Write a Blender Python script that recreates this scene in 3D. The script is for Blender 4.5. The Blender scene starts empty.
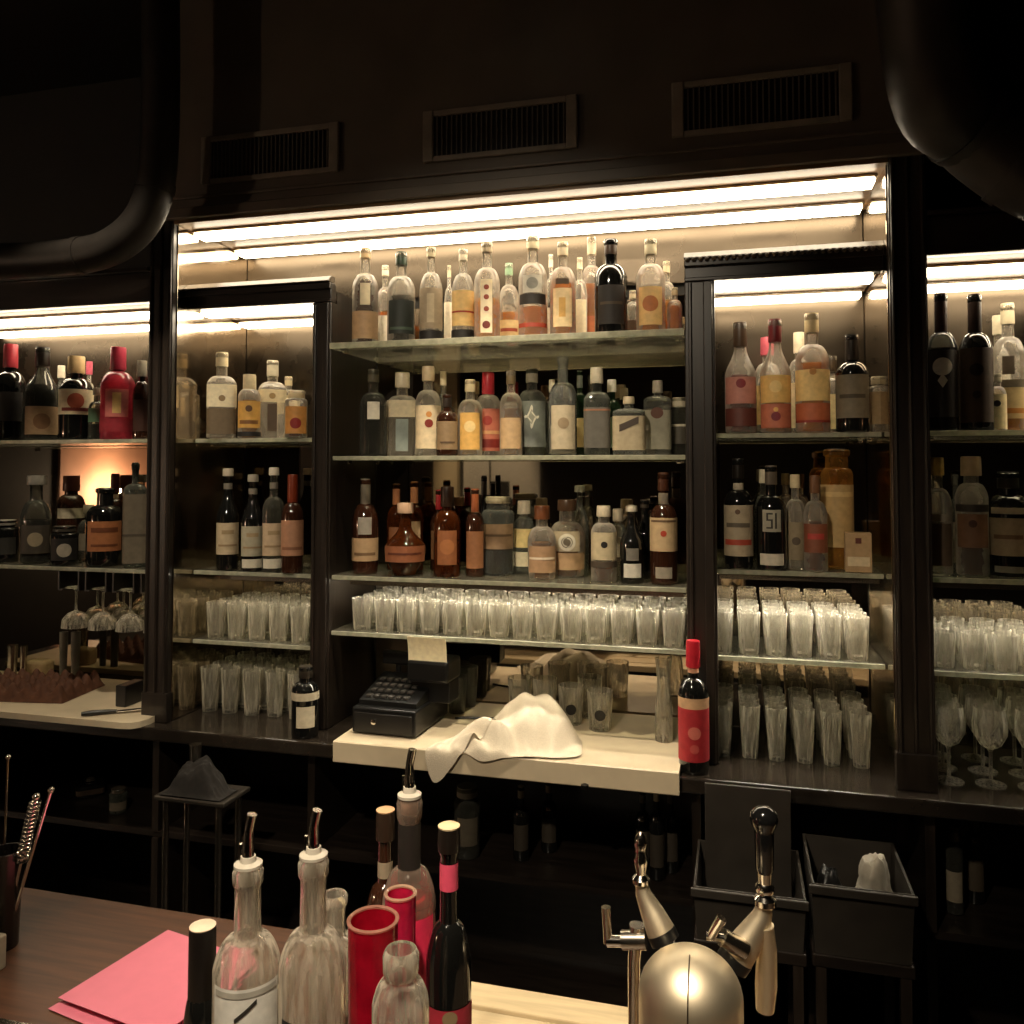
import bpy, bmesh, math, random
from mathutils import Vector, Matrix
random.seed(7)
C = bpy.context.scene.collection
PI = math.pi

# ------------------------------------------------------------------ camera model
TH = math.atan(0.266); RHO = math.radians(2.1)
FPX, CX, CY = 840.0, 512.0, 437.0
EYE = 1.8
FW = Vector((-math.sin(TH)*math.cos(RHO), math.cos(TH)*math.cos(RHO), math.sin(RHO)))
RT = Vector((math.cos(TH), math.sin(TH), 0))
UP = RT.cross(FW)
CAM = Vector((0, 0, EYE))

def ray(px, py):
    return FW + RT*((px-CX)/FPX) - UP*((py-CY)/FPX)
def at(px, py, Y):
    r = ray(px, py); return CAM + r*(Y/r.y)
def onz(px, py, z):
    r = ray(px, py); return CAM + r*((z-EYE)/r.z)
def zdist(p):
    return (Vector(p)-CAM).dot(FW)
def xat(px, Y, z):
    py = 468
    for _ in range(6):
        p = at(px, py, Y); py += (p.z - z)*FPX/zdist(p)
    return at(px, py, Y).x
def msize(npx, p):
    return npx*zdist(p)/FPX

# ------------------------------------------------------------------ materials
def lin(h):
    h = h.lstrip('#'); v = [int(h[i:i+2], 16)/255 for i in (0, 2, 4)]
    return tuple(((c+0.055)/1.055)**2.4 if c > 0.04045 else c/12.92 for c in v) + (1,)
MC = {}
def newmat(name):
    m = bpy.data.materials.new(name); m.use_nodes = True
    nt = m.node_tree; nt.nodes.clear()
    out = nt.nodes.new('ShaderNodeOutputMaterial')
    return m, nt, out
def N(nt, t, **kw):
    n = nt.nodes.new(t)
    for k, v in kw.items():
        if k in n.inputs: n.inputs[k].default_value = v
        else: setattr(n, k, v)
    return n
def pbr(name, col, rough=.5, metal=0.0, spec=.5, var=.25, scale=14, coat=0, stretch=(1,1,1), bump=0.0):
    key = ('pbr', name)
    if key in MC: return MC[key]
    m, nt, out = newmat(name)
    if isinstance(col, str): col = lin(col)
    b = N(nt, 'ShaderNodeBsdfPrincipled', Roughness=rough, Metallic=metal)
    b.inputs['Specular IOR Level'].default_value = spec
    b.inputs['Coat Weight'].default_value = coat
    tc = N(nt, 'ShaderNodeTexCoord'); mp = N(nt, 'ShaderNodeMapping'); mp.inputs['Scale'].default_value = stretch
    nz = N(nt, 'ShaderNodeTexNoise', Scale=scale, Detail=5.0)
    nt.links.new(tc.outputs['Object'], mp.inputs['Vector']); nt.links.new(mp.outputs[0], nz.inputs['Vector'])
    rp = N(nt, 'ShaderNodeValToRGB')
    rp.color_ramp.elements[0].position = .3; rp.color_ramp.elements[1].position = .72
    rp.color_ramp.elements[0].color = tuple(c*(1-var) for c in col[:3])+(1,)
    rp.color_ramp.elements[1].color = tuple(min(1, c*(1+var)) for c in col[:3])+(1,)
    nt.links.new(nz.outputs['Fac'], rp.inputs[0]); nt.links.new(rp.outputs[0], b.inputs['Base Color'])
    if bump:
        bp = N(nt, 'ShaderNodeBump', Strength=bump, Distance=.01)
        nt.links.new(nz.outputs['Fac'], bp.inputs['Height']); nt.links.new(bp.outputs[0], b.inputs['Normal'])
    nt.links.new(b.outputs[0], out.inputs[0])
    MC[key] = m; return m
def paper(h):
    return pbr('paper_'+h.strip('#'), h, rough=.6, var=.12, scale=60)
def cap_mat(h):
    return pbr('cap_'+h.strip('#'), h, rough=.32, var=.1, scale=60)
def thin(h, haze=.12, tr='#ffffff', rough=.06, edge=3.2, name='glass'):
    """clear glass wall: see-through, Fresnel gloss and diffuse haze painted in for its refracted glow"""
    key = ('thin', name, h, haze, tr)
    if key in MC: return MC[key]
    m, nt, out = newmat(name+'_'+h.strip('#'))
    tp = N(nt, 'ShaderNodeBsdfTransparent', Color=lin(tr))
    df = N(nt, 'ShaderNodeBsdfDiffuse', Color=lin(h)); tl = N(nt, 'ShaderNodeBsdfTranslucent', Color=lin(h))
    mx = N(nt, 'ShaderNodeMixShader'); mx.inputs[0].default_value = .55
    nt.links.new(df.outputs[0], mx.inputs[1]); nt.links.new(tl.outputs[0], mx.inputs[2])
    lw = N(nt, 'ShaderNodeLayerWeight', Blend=.35)
    mr = N(nt, 'ShaderNodeMapRange'); mr.inputs[3].default_value = haze; mr.inputs[4].default_value = min(1, haze*edge+.12)  # diffuse share brightens outlines in place of light bent through the wall
    nt.links.new(lw.outputs['Facing'], mr.inputs[0])
    tc = N(nt, 'ShaderNodeTexCoord'); nz = N(nt, 'ShaderNodeTexNoise', Scale=38.0, Detail=3.0)
    nt.links.new(tc.outputs['Object'], nz.inputs['Vector'])
    ml = N(nt, 'ShaderNodeMath', operation='MULTIPLY'); m2 = N(nt, 'ShaderNodeMath', operation='MULTIPLY_ADD')
    m2.inputs[1].default_value = 1.2; m2.inputs[2].default_value = .4
    nt.links.new(nz.outputs['Fac'], m2.inputs[0]); nt.links.new(m2.outputs[0], ml.inputs[0]); nt.links.new(mr.outputs[0], ml.inputs[1])
    m1 = N(nt, 'ShaderNodeMixShader'); nt.links.new(ml.outputs[0], m1.inputs[0])
    nt.links.new(tp.outputs[0], m1.inputs[1]); nt.links.new(mx.outputs[0], m1.inputs[2])
    gl = N(nt, 'ShaderNodeBsdfGlossy', Roughness=rough)
    fr = N(nt, 'ShaderNodeFresnel', IOR=1.5)
    m3 = N(nt, 'ShaderNodeMixShader'); nt.links.new(fr.outputs[0], m3.inputs[0])
    nt.links.new(m1.outputs[0], m3.inputs[1]); nt.links.new(gl.outputs[0], m3.inputs[2])
    nt.links.new(m3.outputs[0], out.inputs[0])
    MC[key] = m; return m
def liquid(h):
    key = ('liq', h)
    if key in MC: return MC[key]
    m, nt, out = newmat('liquid_'+h.strip('#'))
    tp = N(nt, 'ShaderNodeBsdfTransparent', Color=lin(h))
    tl = N(nt, 'ShaderNodeBsdfTranslucent', Color=lin(h)); df = N(nt, 'ShaderNodeBsdfDiffuse', Color=lin(h))
    a = N(nt, 'ShaderNodeMixShader'); a.inputs[0].default_value = .4
    nt.links.new(tl.outputs[0], a.inputs[1]); nt.links.new(df.outputs[0], a.inputs[2])
    b = N(nt, 'ShaderNodeMixShader')
    lw = N(nt, 'ShaderNodeLayerWeight', Blend=.4); mr = N(nt, 'ShaderNodeMapRange')
    mr.inputs[3].default_value = .55; mr.inputs[4].default_value = .95
    nt.links.new(lw.outputs['Facing'], mr.inputs[0]); nt.links.new(mr.outputs[0], b.inputs[0])
    nt.links.new(tp.outputs[0], b.inputs[1]); nt.links.new(a.outputs[0], b.inputs[2])
    nt.links.new(b.outputs[0], out.inputs[0])
    MC[key] = m; return m
def real_glass(h, rough=.02):
    key = ('rg', h)
    if key in MC: return MC[key]
    m, nt, out = newmat('bottle_glass_'+h.strip('#'))
    b = N(nt, 'ShaderNodeBsdfPrincipled', Roughness=rough, IOR=1.46)
    b.inputs['Base Color'].default_value = lin(h); b.inputs['Transmission Weight'].default_value = 1
    tc = N(nt, 'ShaderNodeTexCoord'); nz = N(nt, 'ShaderNodeTexNoise', Scale=9.0)
    bp = N(nt, 'ShaderNodeBump', Strength=.06, Distance=.01)
    nt.links.new(tc.outputs['Object'], nz.inputs['Vector']); nt.links.new(nz.outputs['Fac'], bp.inputs['Height'])
    nt.links.new(bp.outputs[0], b.inputs['Normal']); nt.links.new(b.outputs[0], out.inputs[0])
    MC[key] = m; return m
def hazed(h, haze=.15, edge=3.0, rough=.02, name='hazed_glass', streak=(1, 1, .12)):
    """refracting glass with a painted-in diffuse glow, more of it seen edge-on"""
    key = ('hz', name, h, haze)
    if key in MC: return MC[key]
    m, nt, out = newmat(name+'_'+h.strip('#'))
    b = N(nt, 'ShaderNodeBsdfPrincipled', Roughness=rough, IOR=1.45)
    b.inputs['Base Color'].default_value = lin('#fbfaf4'); b.inputs['Transmission Weight'].default_value = 1
    df = N(nt, 'ShaderNodeBsdfDiffuse', Color=lin(h)); tl = N(nt, 'ShaderNodeBsdfTranslucent', Color=lin(h))
    mx = N(nt, 'ShaderNodeMixShader'); mx.inputs[0].default_value = .55
    nt.links.new(df.outputs[0], mx.inputs[1]); nt.links.new(tl.outputs[0], mx.inputs[2])
    lw = N(nt, 'ShaderNodeLayerWeight', Blend=.35)
    mr = N(nt, 'ShaderNodeMapRange'); mr.inputs[3].default_value = haze; mr.inputs[4].default_value = min(1, haze*edge+.05)  # diffuse share lifts dark glass, standing in for light it would catch
    nt.links.new(lw.outputs['Facing'], mr.inputs[0])
    tc = N(nt, 'ShaderNodeTexCoord'); mp = N(nt, 'ShaderNodeMapping'); mp.inputs['Scale'].default_value = streak
    nz = N(nt, 'ShaderNodeTexNoise', Scale=120.0, Detail=3.0)
    nt.links.new(tc.outputs['Object'], mp.inputs['Vector']); nt.links.new(mp.outputs[0], nz.inputs['Vector'])
    m2 = N(nt, 'ShaderNodeMapRange'); m2.inputs[1].default_value = .35; m2.inputs[2].default_value = .65; m2.inputs[3].default_value = .25; m2.inputs[4].default_value = 1.7
    ml = N(nt, 'ShaderNodeMath', operation='MULTIPLY')
    nt.links.new(nz.outputs['Fac'], m2.inputs[0]); nt.links.new(m2.outputs[0], ml.inputs[0]); nt.links.new(mr.outputs[0], ml.inputs[1])
    m1 = N(nt, 'ShaderNodeMixShader'); nt.links.new(ml.outputs[0], m1.inputs[0])
    nt.links.new(b.outputs[0], m1.inputs[1]); nt.links.new(mx.outputs[0], m1.inputs[2])
    nt.links.new(m1.outputs[0], out.inputs[0]); MC[key] = m; return m
def emit(name, col, s):
    m, nt, out = newmat(name); e = N(nt, 'ShaderNodeEmission', Strength=s); e.inputs[0].default_value = col
    nt.links.new(e.outputs[0], out.inputs[0]); return m
def mirror(name, col, rough, smear=.12):
    m, nt, out = newmat(name)
    b = N(nt, 'ShaderNodeBsdfPrincipled', Metallic=1.0)
    tc = N(nt, 'ShaderNodeTexCoord'); nz = N(nt, 'ShaderNodeTexNoise', Scale=5.0, Detail=6.0)
    nt.links.new(tc.outputs['Object'], nz.inputs['Vector'])
    mr = N(nt, 'ShaderNodeMapRange'); mr.inputs[1].default_value = .3; mr.inputs[2].default_value = .7
    mr.inputs[3].default_value = rough; mr.inputs[4].default_value = rough+smear
    nt.links.new(nz.outputs['Fac'], mr.inputs[0]); nt.links.new(mr.outputs[0], b.inputs['Roughness'])
    rp = N(nt, 'ShaderNodeValToRGB'); rp.color_ramp.elements[0].color = tuple(c*.8 for c in col[:3])+(1,)
    rp.color_ramp.elements[1].color = col
    nt.links.new(nz.outputs['Fac'], rp.inputs[0]); nt.links.new(rp.outputs[0], b.inputs['Base Color'])
    nt.links.new(b.outputs[0], out.inputs[0]); return m

WOOD = pbr('black_stained_wood', (.017, .012, .009, 1), rough=.33, var=.45, scale=6, stretch=(9, 9, 1), coat=.15)
WOODH = pbr('black_stained_wood_rail', (.016, .0115, .009, 1), rough=.33, var=.45, scale=6, stretch=(1, 9, 9), coat=.15)
MOULD = pbr('worn_moulding', (.10, .075, .05, 1), rough=.35, var=.5, scale=30)
TAN = pbr('alcove_ceiling_board', (.16, .088, .034, 1), rough=.42, var=.3, scale=5, stretch=(1, 6, 1))
WALLD = pbr('dark_painted_wall', (.014, .0125, .0105, 1), rough=.65, var=.25, scale=3)
FASC = pbr('dark_fascia_paint', (.11, .09, .07, 1), rough=.5, var=.2, scale=4)
COUNT = pbr('dark_polished_counter', (.022, .017, .013, 1), rough=.16, var=.4, scale=7, stretch=(1, 6, 1), coat=.3)
CREAM = pbr('cream_stone_worktop', '#d9c9ac', rough=.35, var=.10, scale=9)
PALEWOOD = pbr('pale_worn_board', '#d8c39c', rough=.5, var=.14, scale=6, stretch=(1, 12, 12))
BARWOOD = pbr('brown_bar_wood', (.085, .034, .016, 1), rough=.42, var=.4, scale=5, stretch=(1, 14, 1), coat=.1)
STEEL = pbr('brushed_steel', (.55, .5, .43, 1), rough=.24, metal=1, var=.15, scale=12, stretch=(1, 1, 8))
CHROME = pbr('chrome', (.78, .74, .68, 1), rough=.12, metal=1, var=.05)
DUCT = pbr('dull_duct_metal', (.022, .018, .015, 1), rough=.5, metal=.3, var=.3)
BLACKP = pbr('black_plastic', (.006, .006, .006, 1), rough=.35, var=.2)
VENTF = pbr('vent_frame_metal', (.22, .19, .15, 1), rough=.5, var=.2)
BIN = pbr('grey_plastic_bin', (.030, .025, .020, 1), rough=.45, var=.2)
TOWEL = pbr('white_towelling', '#cfc3ae', rough=.95, var=.08, scale=260, bump=.12)
RUST = pbr('rust_brown_pulp', (.105, .040, .019, 1), rough=.8, var=.3, scale=40, bump=.3)
MIRR = mirror('tinted_mirror', (.46, .40, .33, 1), .012, .03)
MIRS = mirror('satin_mirror', (.085, .068, .050, 1), .22, .14)
MIRE = mirror('hazed_mirror', (.62, .53, .42, 1), .03, .14)
TUBE = emit('tube_glow', (1.0, .84, .60, 1), 16.0)
LED = emit('led_glow', (1.0, .90, .72, 1), 85.0)
LEDS = emit('strong_led_glow', (1.0, .90, .72, 1), 200.0)
LEDW = emit('weak_led_glow', (1.0, .88, .68, 1), 22.0)
SHELFG = thin('#dcd5bd', haze=.07, tr='#f4f6ee', rough=.04, name='shelf_glass')
GEDGE = thin('#e2dfcb', haze=.6, tr='#d4dccb', rough=.12, name='shelf_edge')
CLEAR = thin('#fff4e0', haze=.17, name='clear_glass', edge=4.6)
TUMB = hazed('#f6f0e0', haze=.17, edge=3.8, name='tumbler_glass')

# ------------------------------------------------------------------ mesh helpers
def finish(name, bm, mat, parent=None, smooth=False, loc=None):
    me = bpy.data.meshes.new(name)
    bmesh.ops.recalc_face_normals(bm, faces=bm.faces)
    if smooth:
        for f in bm.faces: f.smooth = True
    bm.to_mesh(me); bm.free()
    if smooth:
        try: me.set_sharp_from_angle(angle=math.radians(42))
        except Exception: pass
    for mm in (mat if isinstance(mat, (list, tuple)) else [mat]): me.materials.append(mm)
    o = bpy.data.objects.new(name, me); C.objects.link(o)
    if parent: o.parent = parent
    if loc is not None: o.location = loc
    return o
def box(bm, x0, x1, y0, y1, z0, z1, bev=0.0, mi=0):
    v = [bm.verts.new((x, y, z)) for x in (x0, x1) for y in (y0, y1) for z in (z0, z1)]
    q = [(0,1,3,2),(4,6,7,5),(0,4,5,1),(2,3,7,6),(0,2,6,4),(1,5,7,3)]
    fs = [bm.faces.new([v[i] for i in t]) for t in q]
    for f in fs: f.material_index = mi
    if bev:
        es = list({e for f in fs for e in f.edges})
        r = bmesh.ops.bevel(bm, geom=es, offset=bev, segments=2, affect='EDGES', profile=.5)
        for f in r['faces']: f.material_index = mi
def sup(a, n):
    """unit superellipse point; n=2 is a circle"""
    c, s = math.cos(a), math.sin(a)
    k = (abs(c)**n + abs(s)**n)**(-1.0/n)
    return c*k, s*k
def lathe(bm, prof, seg=20, n=2.0, org=(0,0,0), depth=1.0, caps=True):
    """prof: list of (r, z[, n]); closed top and bottom where caps"""
    rings = []
    for p in prof:
        r, z = p[0], p[1]; nn = p[2] if len(p) > 2 else n
        ring = []
        for i in range(seg):
            c, s = sup(2*PI*i/seg + PI/seg, nn)
            ring.append(bm.verts.new((org[0]+r*c, org[1]+r*s*depth, org[2]+z)))
        rings.append(ring)
    for a, b in zip(rings, rings[1:]):
        for i in range(seg):
            j = (i+1) % seg
            bm.faces.new((a[i], a[j], b[j], b[i]))
    if caps:
        bm.faces.new(rings[0][::-1]); bm.faces.new(rings[-1])
def tube(bm, pts, r, seg=10, caps=True):
    pts = [Vector(p) for p in pts]
    rs = r if isinstance(r, (list, tuple)) else [r]*len(pts)
    rings = []; prev = None
    for i, p in enumerate(pts):
        d = (pts[min(i+1, len(pts)-1)] - pts[max(i-1, 0)]).normalized()
        if prev is None:
            ref = Vector((0, 0, 1)) if abs(d.z) < .9 else Vector((1, 0, 0))
            a = d.cross(ref).normalized()
        else:
            a = (prev - d*prev.dot(d)).normalized()
        prev = a; b = d.cross(a)
        rings.append([bm.verts.new(p + (a*math.cos(2*PI*k/seg) + b*math.sin(2*PI*k/seg))*rs[i]) for k in range(seg)])
    for u, v in zip(rings, rings[1:]):
        for k in range(seg):
            j = (k+1) % seg; bm.faces.new((u[k], u[j], v[j], v[k]))
    if caps: bm.faces.new(rings[0][::-1]); bm.faces.new(rings[-1])
def spline(pts, n=8):
    pts = [Vector(p) for p in pts]; out = []
    for i in range(len(pts)-1):
        p0, p1, p2, p3 = pts[max(i-1,0)], pts[i], pts[i+1], pts[min(i+2,len(pts)-1)]
        for k in range(n):
            t = k/n
            out.append(.5*((2*p1)+(p2-p0)*t+(2*p0-5*p1+4*p2-p3)*t*t+(3*p1-p0-3*p2+p3)*t**3))
    out.append(pts[-1]); return out
def patch(bm, R, z0, z1, ha, n=2.0, depth=1.0, eps=.0009, a_off=0.0, seg=14, slant=0.0):
    """a sheet of paper wrapped round the front (-y) of a bottle"""
    rows = []
    for k in range(2):
        row = []
        for i in range(seg+1):
            t = i/seg*2-1
            a = -PI/2 + a_off + math.radians(ha)*t
            c, s = sup(a, n)
            row.append(bm.verts.new(((R+eps)*c, (R*depth+eps)*s, (z0 if k == 0 else z1) + slant*t)))
        rows.append(row)
    for i in range(seg):
        bm.faces.new((rows[0][i], rows[0][i+1], rows[1][i+1], rows[1][i]))
def disc_patch(bm, R, zc, rad, n=2.0, depth=1.0, eps=.0016, a_off=0.0, seg=18, sx=1.0, lozenge=False):
    def pt(dx, dz):
        a = -PI/2 + a_off + dx/R
        c, s = sup(a, n); return bm.verts.new(((R+eps)*c, (R*depth+eps)*s, zc+dz))
    c0 = pt(0, 0); prev = None; rings = []
    if lozenge: seg = 4
    for q in (.5, 1.0):
        rings.append([pt(rad*sx*q*math.sin(2*PI*i/seg), rad*q*math.cos(2*PI*i/seg)) for i in range(seg)])
    for i in range(seg):
        j = (i+1) % seg
        bm.faces.new((c0, rings[0][i], rings[0][j])); bm.faces.new((rings[0][i], rings[1][i], rings[1][j], rings[0][j]))

# ------------------------------------------------------------------ tagging
def tag(o, label, cat, group=None, kind=None):
    o['label'] = label; o['category'] = cat
    if group: o['group'] = group
    if kind: o['kind'] = kind
    return o
def thing(name, label, cat, loc=(0,0,0), rz=0.0, group=None):
    o = bpy.data.objects.new(name, None); C.objects.link(o)
    o.empty_display_size = .03; o.location = loc; o.rotation_euler = (0, 0, rz)
    return tag(o, label, cat, group)
def struct(name, bm, mat, smooth=False, label=None, cat=None):
    o = finish(name, bm, mat, None, smooth); o['kind'] = 'structure'
    if label: tag(o, label, cat)
    return o
def dup(o, loc, rz=None, label=None, group=None):
    c = o.copy(); C.objects.link(c); c.location = loc
    if rz is not None: c.rotation_euler = (0, 0, rz)
    if label: c['label'] = label
    if group: c['group'] = group
    for ch in list(o.children):
        d = ch.copy(); C.objects.link(d); d.parent = c
        for g in list(ch.children):
            e = g.copy(); C.objects.link(e); e.parent = d
    return c
def face_cam(x, y):
    return math.atan2(x, y) * -1.0   # local -y turned towards the camera's place
# ------------------------------------------------------------------ bottles
STY = {
 # s0 shoulder start, s1 neck start, nr neck ratio, n squareness, tb foot taper, sh shoulder kind
 'carafe':  dict(s0=.86, s1=.925, nr=.55, n=2.0, tb=.96, sh='round'),
 'tallbody': dict(s0=.70, s1=.80, nr=.42, n=2.0, tb=1.0, sh='round'),
 'long':    dict(s0=.65, s1=.76, nr=.40, n=2.0, tb=1.0, sh='round'),
 'spirit':  dict(s0=.60, s1=.74, nr=.37, n=2.0, tb=1.0, sh='round'),
 'tall':    dict(s0=.56, s1=.74, nr=.34, n=2.0, tb=.97, sh='round'),
 'wine':    dict(s0=.60, s1=.72, nr=.36, n=2.0, tb=1.0, sh='round'),
 'slope':   dict(s0=.50, s1=.78, nr=.38, n=2.0, tb=.98, sh='slope'),
 'champ':   dict(s0=.45, s1=.80, nr=.34, n=2.0, tb=1.0, sh='slope'),
 'square':  dict(s0=.64, s1=.73, nr=.38, n=5.0, tb=1.0, sh='flat'),
 'squat':   dict(s0=.66, s1=.78, nr=.46, n=2.0, tb=1.0, sh='round'),
 'block':   dict(s0=.74, s1=.80, nr=.30, n=6.0, tb=1.0, sh='flat'),
 'bulb':    dict(s0=.36, s1=.68, nr=.30, n=2.0, tb=.55, sh='slope'),
 'taper':   dict(s0=.62, s1=.76, nr=.36, n=2.0, tb=.84, sh='round'),
 'jar':     dict(s0=.78, s1=.84, nr=.72, n=2.0, tb=1.0, sh='round'),
 'ring':    dict(s0=.52, s1=.72, nr=.42, n=2.0, tb=.92, sh='round'),
}
def profile(R, H, st):
    n = st['n']; s0, s1, nr, tb = st['s0']*H, st['s1']*H, st['nr'], st['tb']
    p = [(R*tb*.86, 0, n), (R*tb*.97, H*.008, n), (R*tb, H*.025, n)]
    for k in range(1, 7):
        t = k/6; z = H*.025 + (s0-H*.025)*t
        p.append((R*(tb+(1-tb)*math.sin(t*PI/2)), z, n))
    for k in range(1, 9):
        t = k/8; z = s0+(s1-s0)*t
        if st['sh'] == 'round': f = math.sqrt(max(0, 1-t*t)); f = .75*f + .25*(1-t)
        elif st['sh'] == 'flat': f = math.sqrt(max(0, 1-t**4)); f = .55*f+.45*(1-t)
        else: f = .5+.5*math.cos(PI*t)
        p.append((R*(nr+(1-nr)*f), z, n+(2-n)*t))
    p.append((R*nr*.96, H*.93, 2.0))
    p += [(R*nr*1.14, H*.945, 2.0), (R*nr*1.16, H*.985, 2.0), (R*nr*1.0, H*.998, 2.0), (R*nr*.80, H, 2.0)]
    return p
def inner(prof, ztop, k=.90, z0=.006):
    q = []
    for r, z, n in prof:
        if z < z0: continue
        if z > ztop: break
        q.append((r*k, z, n))
    last = q[-1]; q.append((last[0], ztop, last[2]))
    return [(q[0][0]*.9, z0, q[0][2])] + q
GL = {
 'clear': lambda: CLEAR,
 'pale':  lambda: thin('#e6eadf', haze=.10, name='pale_glass'),
 'dim':   lambda: thin('#a8a79a', haze=.10, tr='#c9cac2', name='smoky_glass'),
 'black': lambda: pbr('black_glass', (.006, .006, .0055, 1), rough=.09, var=.1, coat=.6),
 'brown': lambda: thin('#6a3415', haze=.42, tr='#7d4620', name='brown_glass'),
 'dbrown':lambda: pbr('dark_brown_glass', (.028, .010, .005, 1), rough=.1, var=.2, coat=.5),
 'green': lambda: thin('#3d5a3c', haze=.35, tr='#5f7d5c', name='green_glass'),
 'dgreen':lambda: pbr('dark_green_glass', (.010, .016, .011, 1), rough=.1, var=.2, coat=.5),
 'amber': lambda: thin('#d99a48', haze=.25, tr='#e6b064', name='amber_glass'),
 'pink':  lambda: thin('#d2596a', haze=.42, tr='#d8707c', name='pink_glass'),
 'grey':  lambda: thin('#77796f', haze=.38, tr='#93968d', name='grey_glass'),
}
SPOTS = []
def place(px, w, Y, z, k=1.04, lim=(2.60, 2.94)):
    """first free standing place along the sight line near the wanted depth"""
    best = None
    for s in range(0, 60):
        for sg in ((1, -1) if s else (1,)):
            y = Y+sg*s*.006
            x = xat(px, y, z); R = msize(w, (x, y, z))/2
            if Y > 2.4 and not (lim[0] <= y-R*k or sg*s == 0): continue
            if Y > 2.4 and y+R*k > lim[1]: continue
            if all(abs(z-q[3]) > .02 or (x-q[0])**2+(y-q[1])**2 > (R*k+q[2]+.0015)**2 for q in SPOTS):
                SPOTS.append((x, y, R*k, z)); return y, x, R
    print('NO PLACE', px, z); x = xat(px, Y, z); R = msize(w, (x, Y, z))/2
    SPOTS.append((x, Y, R*k, z)); return Y, x, R
def bottle(px, ptop, w, Y, z, style, glass, label, liq=None, cap=None, labels=(), group=None, cat='bottle',
           name='bottle', base=None, H=None, seg=20, mat=None, hollow=False, rot=None, X=None, depth=1.0):
    st = STY[style]
    Y, x, R = place(px, w, Y, z, 1.27 if st['n'] > 3 else 1.04)
    p = Vector((x, Y, z))
    if H is None: H = at(px, ptop, Y).z - z
    rz = face_cam(x, Y)+random.uniform(-.06, .06) if rot is None else rot
    t = thing(name, label, cat, p, rz, group)
    prof = profile(R, H, st); n = st['n']
    shape = prof
    if hollow:
        wall = .003
        inn = [(max(.002, r-wall), zz, nn) for r, zz, nn in prof if zz > .008]
        shape = prof[:-1] + [(prof[-2][0]-.001, H, 2.0)] + inn[:-2][::-1] + [(inn[0][0]*.6, .008, 2.0)]
    bm = bmesh.new(); lathe(bm, shape, seg=28 if n > 3 else seg, depth=depth)
    finish('glass_body', bm, mat or GL[glass](), t, True)
    if liq:
        bm = bmesh.new(); lathe(bm, inner(prof, liq[1]*H), seg=28 if n > 3 else 16, depth=depth)
        finish('liquid', bm, liquid(liq[0]), t, True)
    for L in labels:
        if L[0] == 'neck':
            bm = bmesh.new(); lathe(bm, [(R*st['nr']*1.04, L[1]*H), (R*st['nr']*1.03, L[2]*H)], seg=16, caps=False)
            finish('neck_label', bm, paper(L[3]), t, True); continue
        z0, z1, ha, col = L[:4]
        bm = bmesh.new(); patch(bm, R, z0*H, z1*H, ha, n, depth)
        lb = finish('label', bm, paper(col), t, True)
        for M in (L[4] if len(L) > 4 else ()):
            bm = bmesh.new()
            if M[0] == 'b': patch(bm, R, M[1]*H, M[2]*H, M[3], n, depth, eps=.0016)
            elif M[0] == 'd': disc_patch(bm, R, M[1]*H, M[2]*R, n, depth)
            elif M[0] == 'r': patch(bm, R, M[1]*H, M[2]*H, (M[4]-M[3])/2, n, depth, eps=.0016, a_off=math.radians((M[3]+M[4])/2), seg=4)
            elif M[0] == 'l': disc_patch(bm, R, M[1]*H, M[2]*R, n, depth, sx=.62, lozenge=True)
            elif M[0] == 's': patch(bm, R, M[1]*H, M[2]*H, M[3], n, depth, eps=.0016, slant=.25*R)
            finish('printed_mark', bm, paper(M[-1]), lb, True)
    if cap:
        if cap[0] == 'pour': pourer(t, R*st['nr'], H, cap[1] if len(cap) > 1 else .06)
        else:
            col, zf = cap[0], cap[1]; k = cap[2] if len(cap) > 2 else 1.12
            rr = R*st['nr']*k
            bm = bmesh.new(); lathe(bm, [(rr, zf*H), (rr*1.03, (zf+.01)*H), (rr, H*.985), (rr*.95, H*1.004), (rr*.5, H*1.006)], seg=16)
            cp = finish('cap', bm, cap_mat(col), t, True)
            if len(cap) > 3:
                bm = bmesh.new(); lathe(bm, [(rr*.96, H*1.006), (rr*.98, H*1.010), (rr*.8, H*1.013)], seg=16); finish('cap_top', bm, paper(cap[3]), cp, True)  # pale disc painted on in place of glare from overhead
    return t
def pourer(t, rn, H, L):
    p = bpy.data.objects.new('pourer', None)
    bm = bmesh.new(); lathe(bm, [(rn*.78, H-.02), (rn*.80, H+.0005), (rn*1.08, H+.001), (rn*1.08, H+.0045), (rn*.62, H+.007), (rn*.55, H+.014)], seg=16)
    o = finish('pourer', bm, cap_mat('#b9b2a4'), t, True)
    bm = bmesh.new(); tube(bm, spline([(0, 0, H+.012), (0, 0, H+.012+L*.55), (rn*.25, -rn*.1, H+.012+L)], 5), [rn*.52]+[rn*.44]*4+[rn*.38]*6, seg=10)
    finish('spout', bm, CHROME, o, True)
    bm = bmesh.new(); tube(bm, [(-rn*.55, rn*.2, H+.008), (-rn*.55, rn*.2, H+.012+L*.3)], rn*.16, seg=8)
    finish('air_tube', bm, CHROME, o, True)

CS1, CS2, CS3, CS4 = EYE+.42, EYE+.04, EYE-.36, EYE-.545
FA, FBL, FBR, FCL, FCR = EYE+.105, EYE-.365, EYE-.305, EYE-.61, EYE-.564
CT = EYE-.87
WT = CT+.022
G1 = 'bottles on the top centre shelf'; G2 = 'bottles on the second centre shelf'; G3 = 'bottles on the third centre shelf'
F, B, Bk = 2.66, 2.79, 2.86
W = '#e9dfc8'; K = '#17130f'; CRM = '#cbb894'
def S1(*a, **k): return bottle(*a, group=G1, **k)
def S2(*a, **k): return bottle(*a, group=G2, **k)
def S3(*a, **k): return bottle(*a, group=G3, **k)
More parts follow.
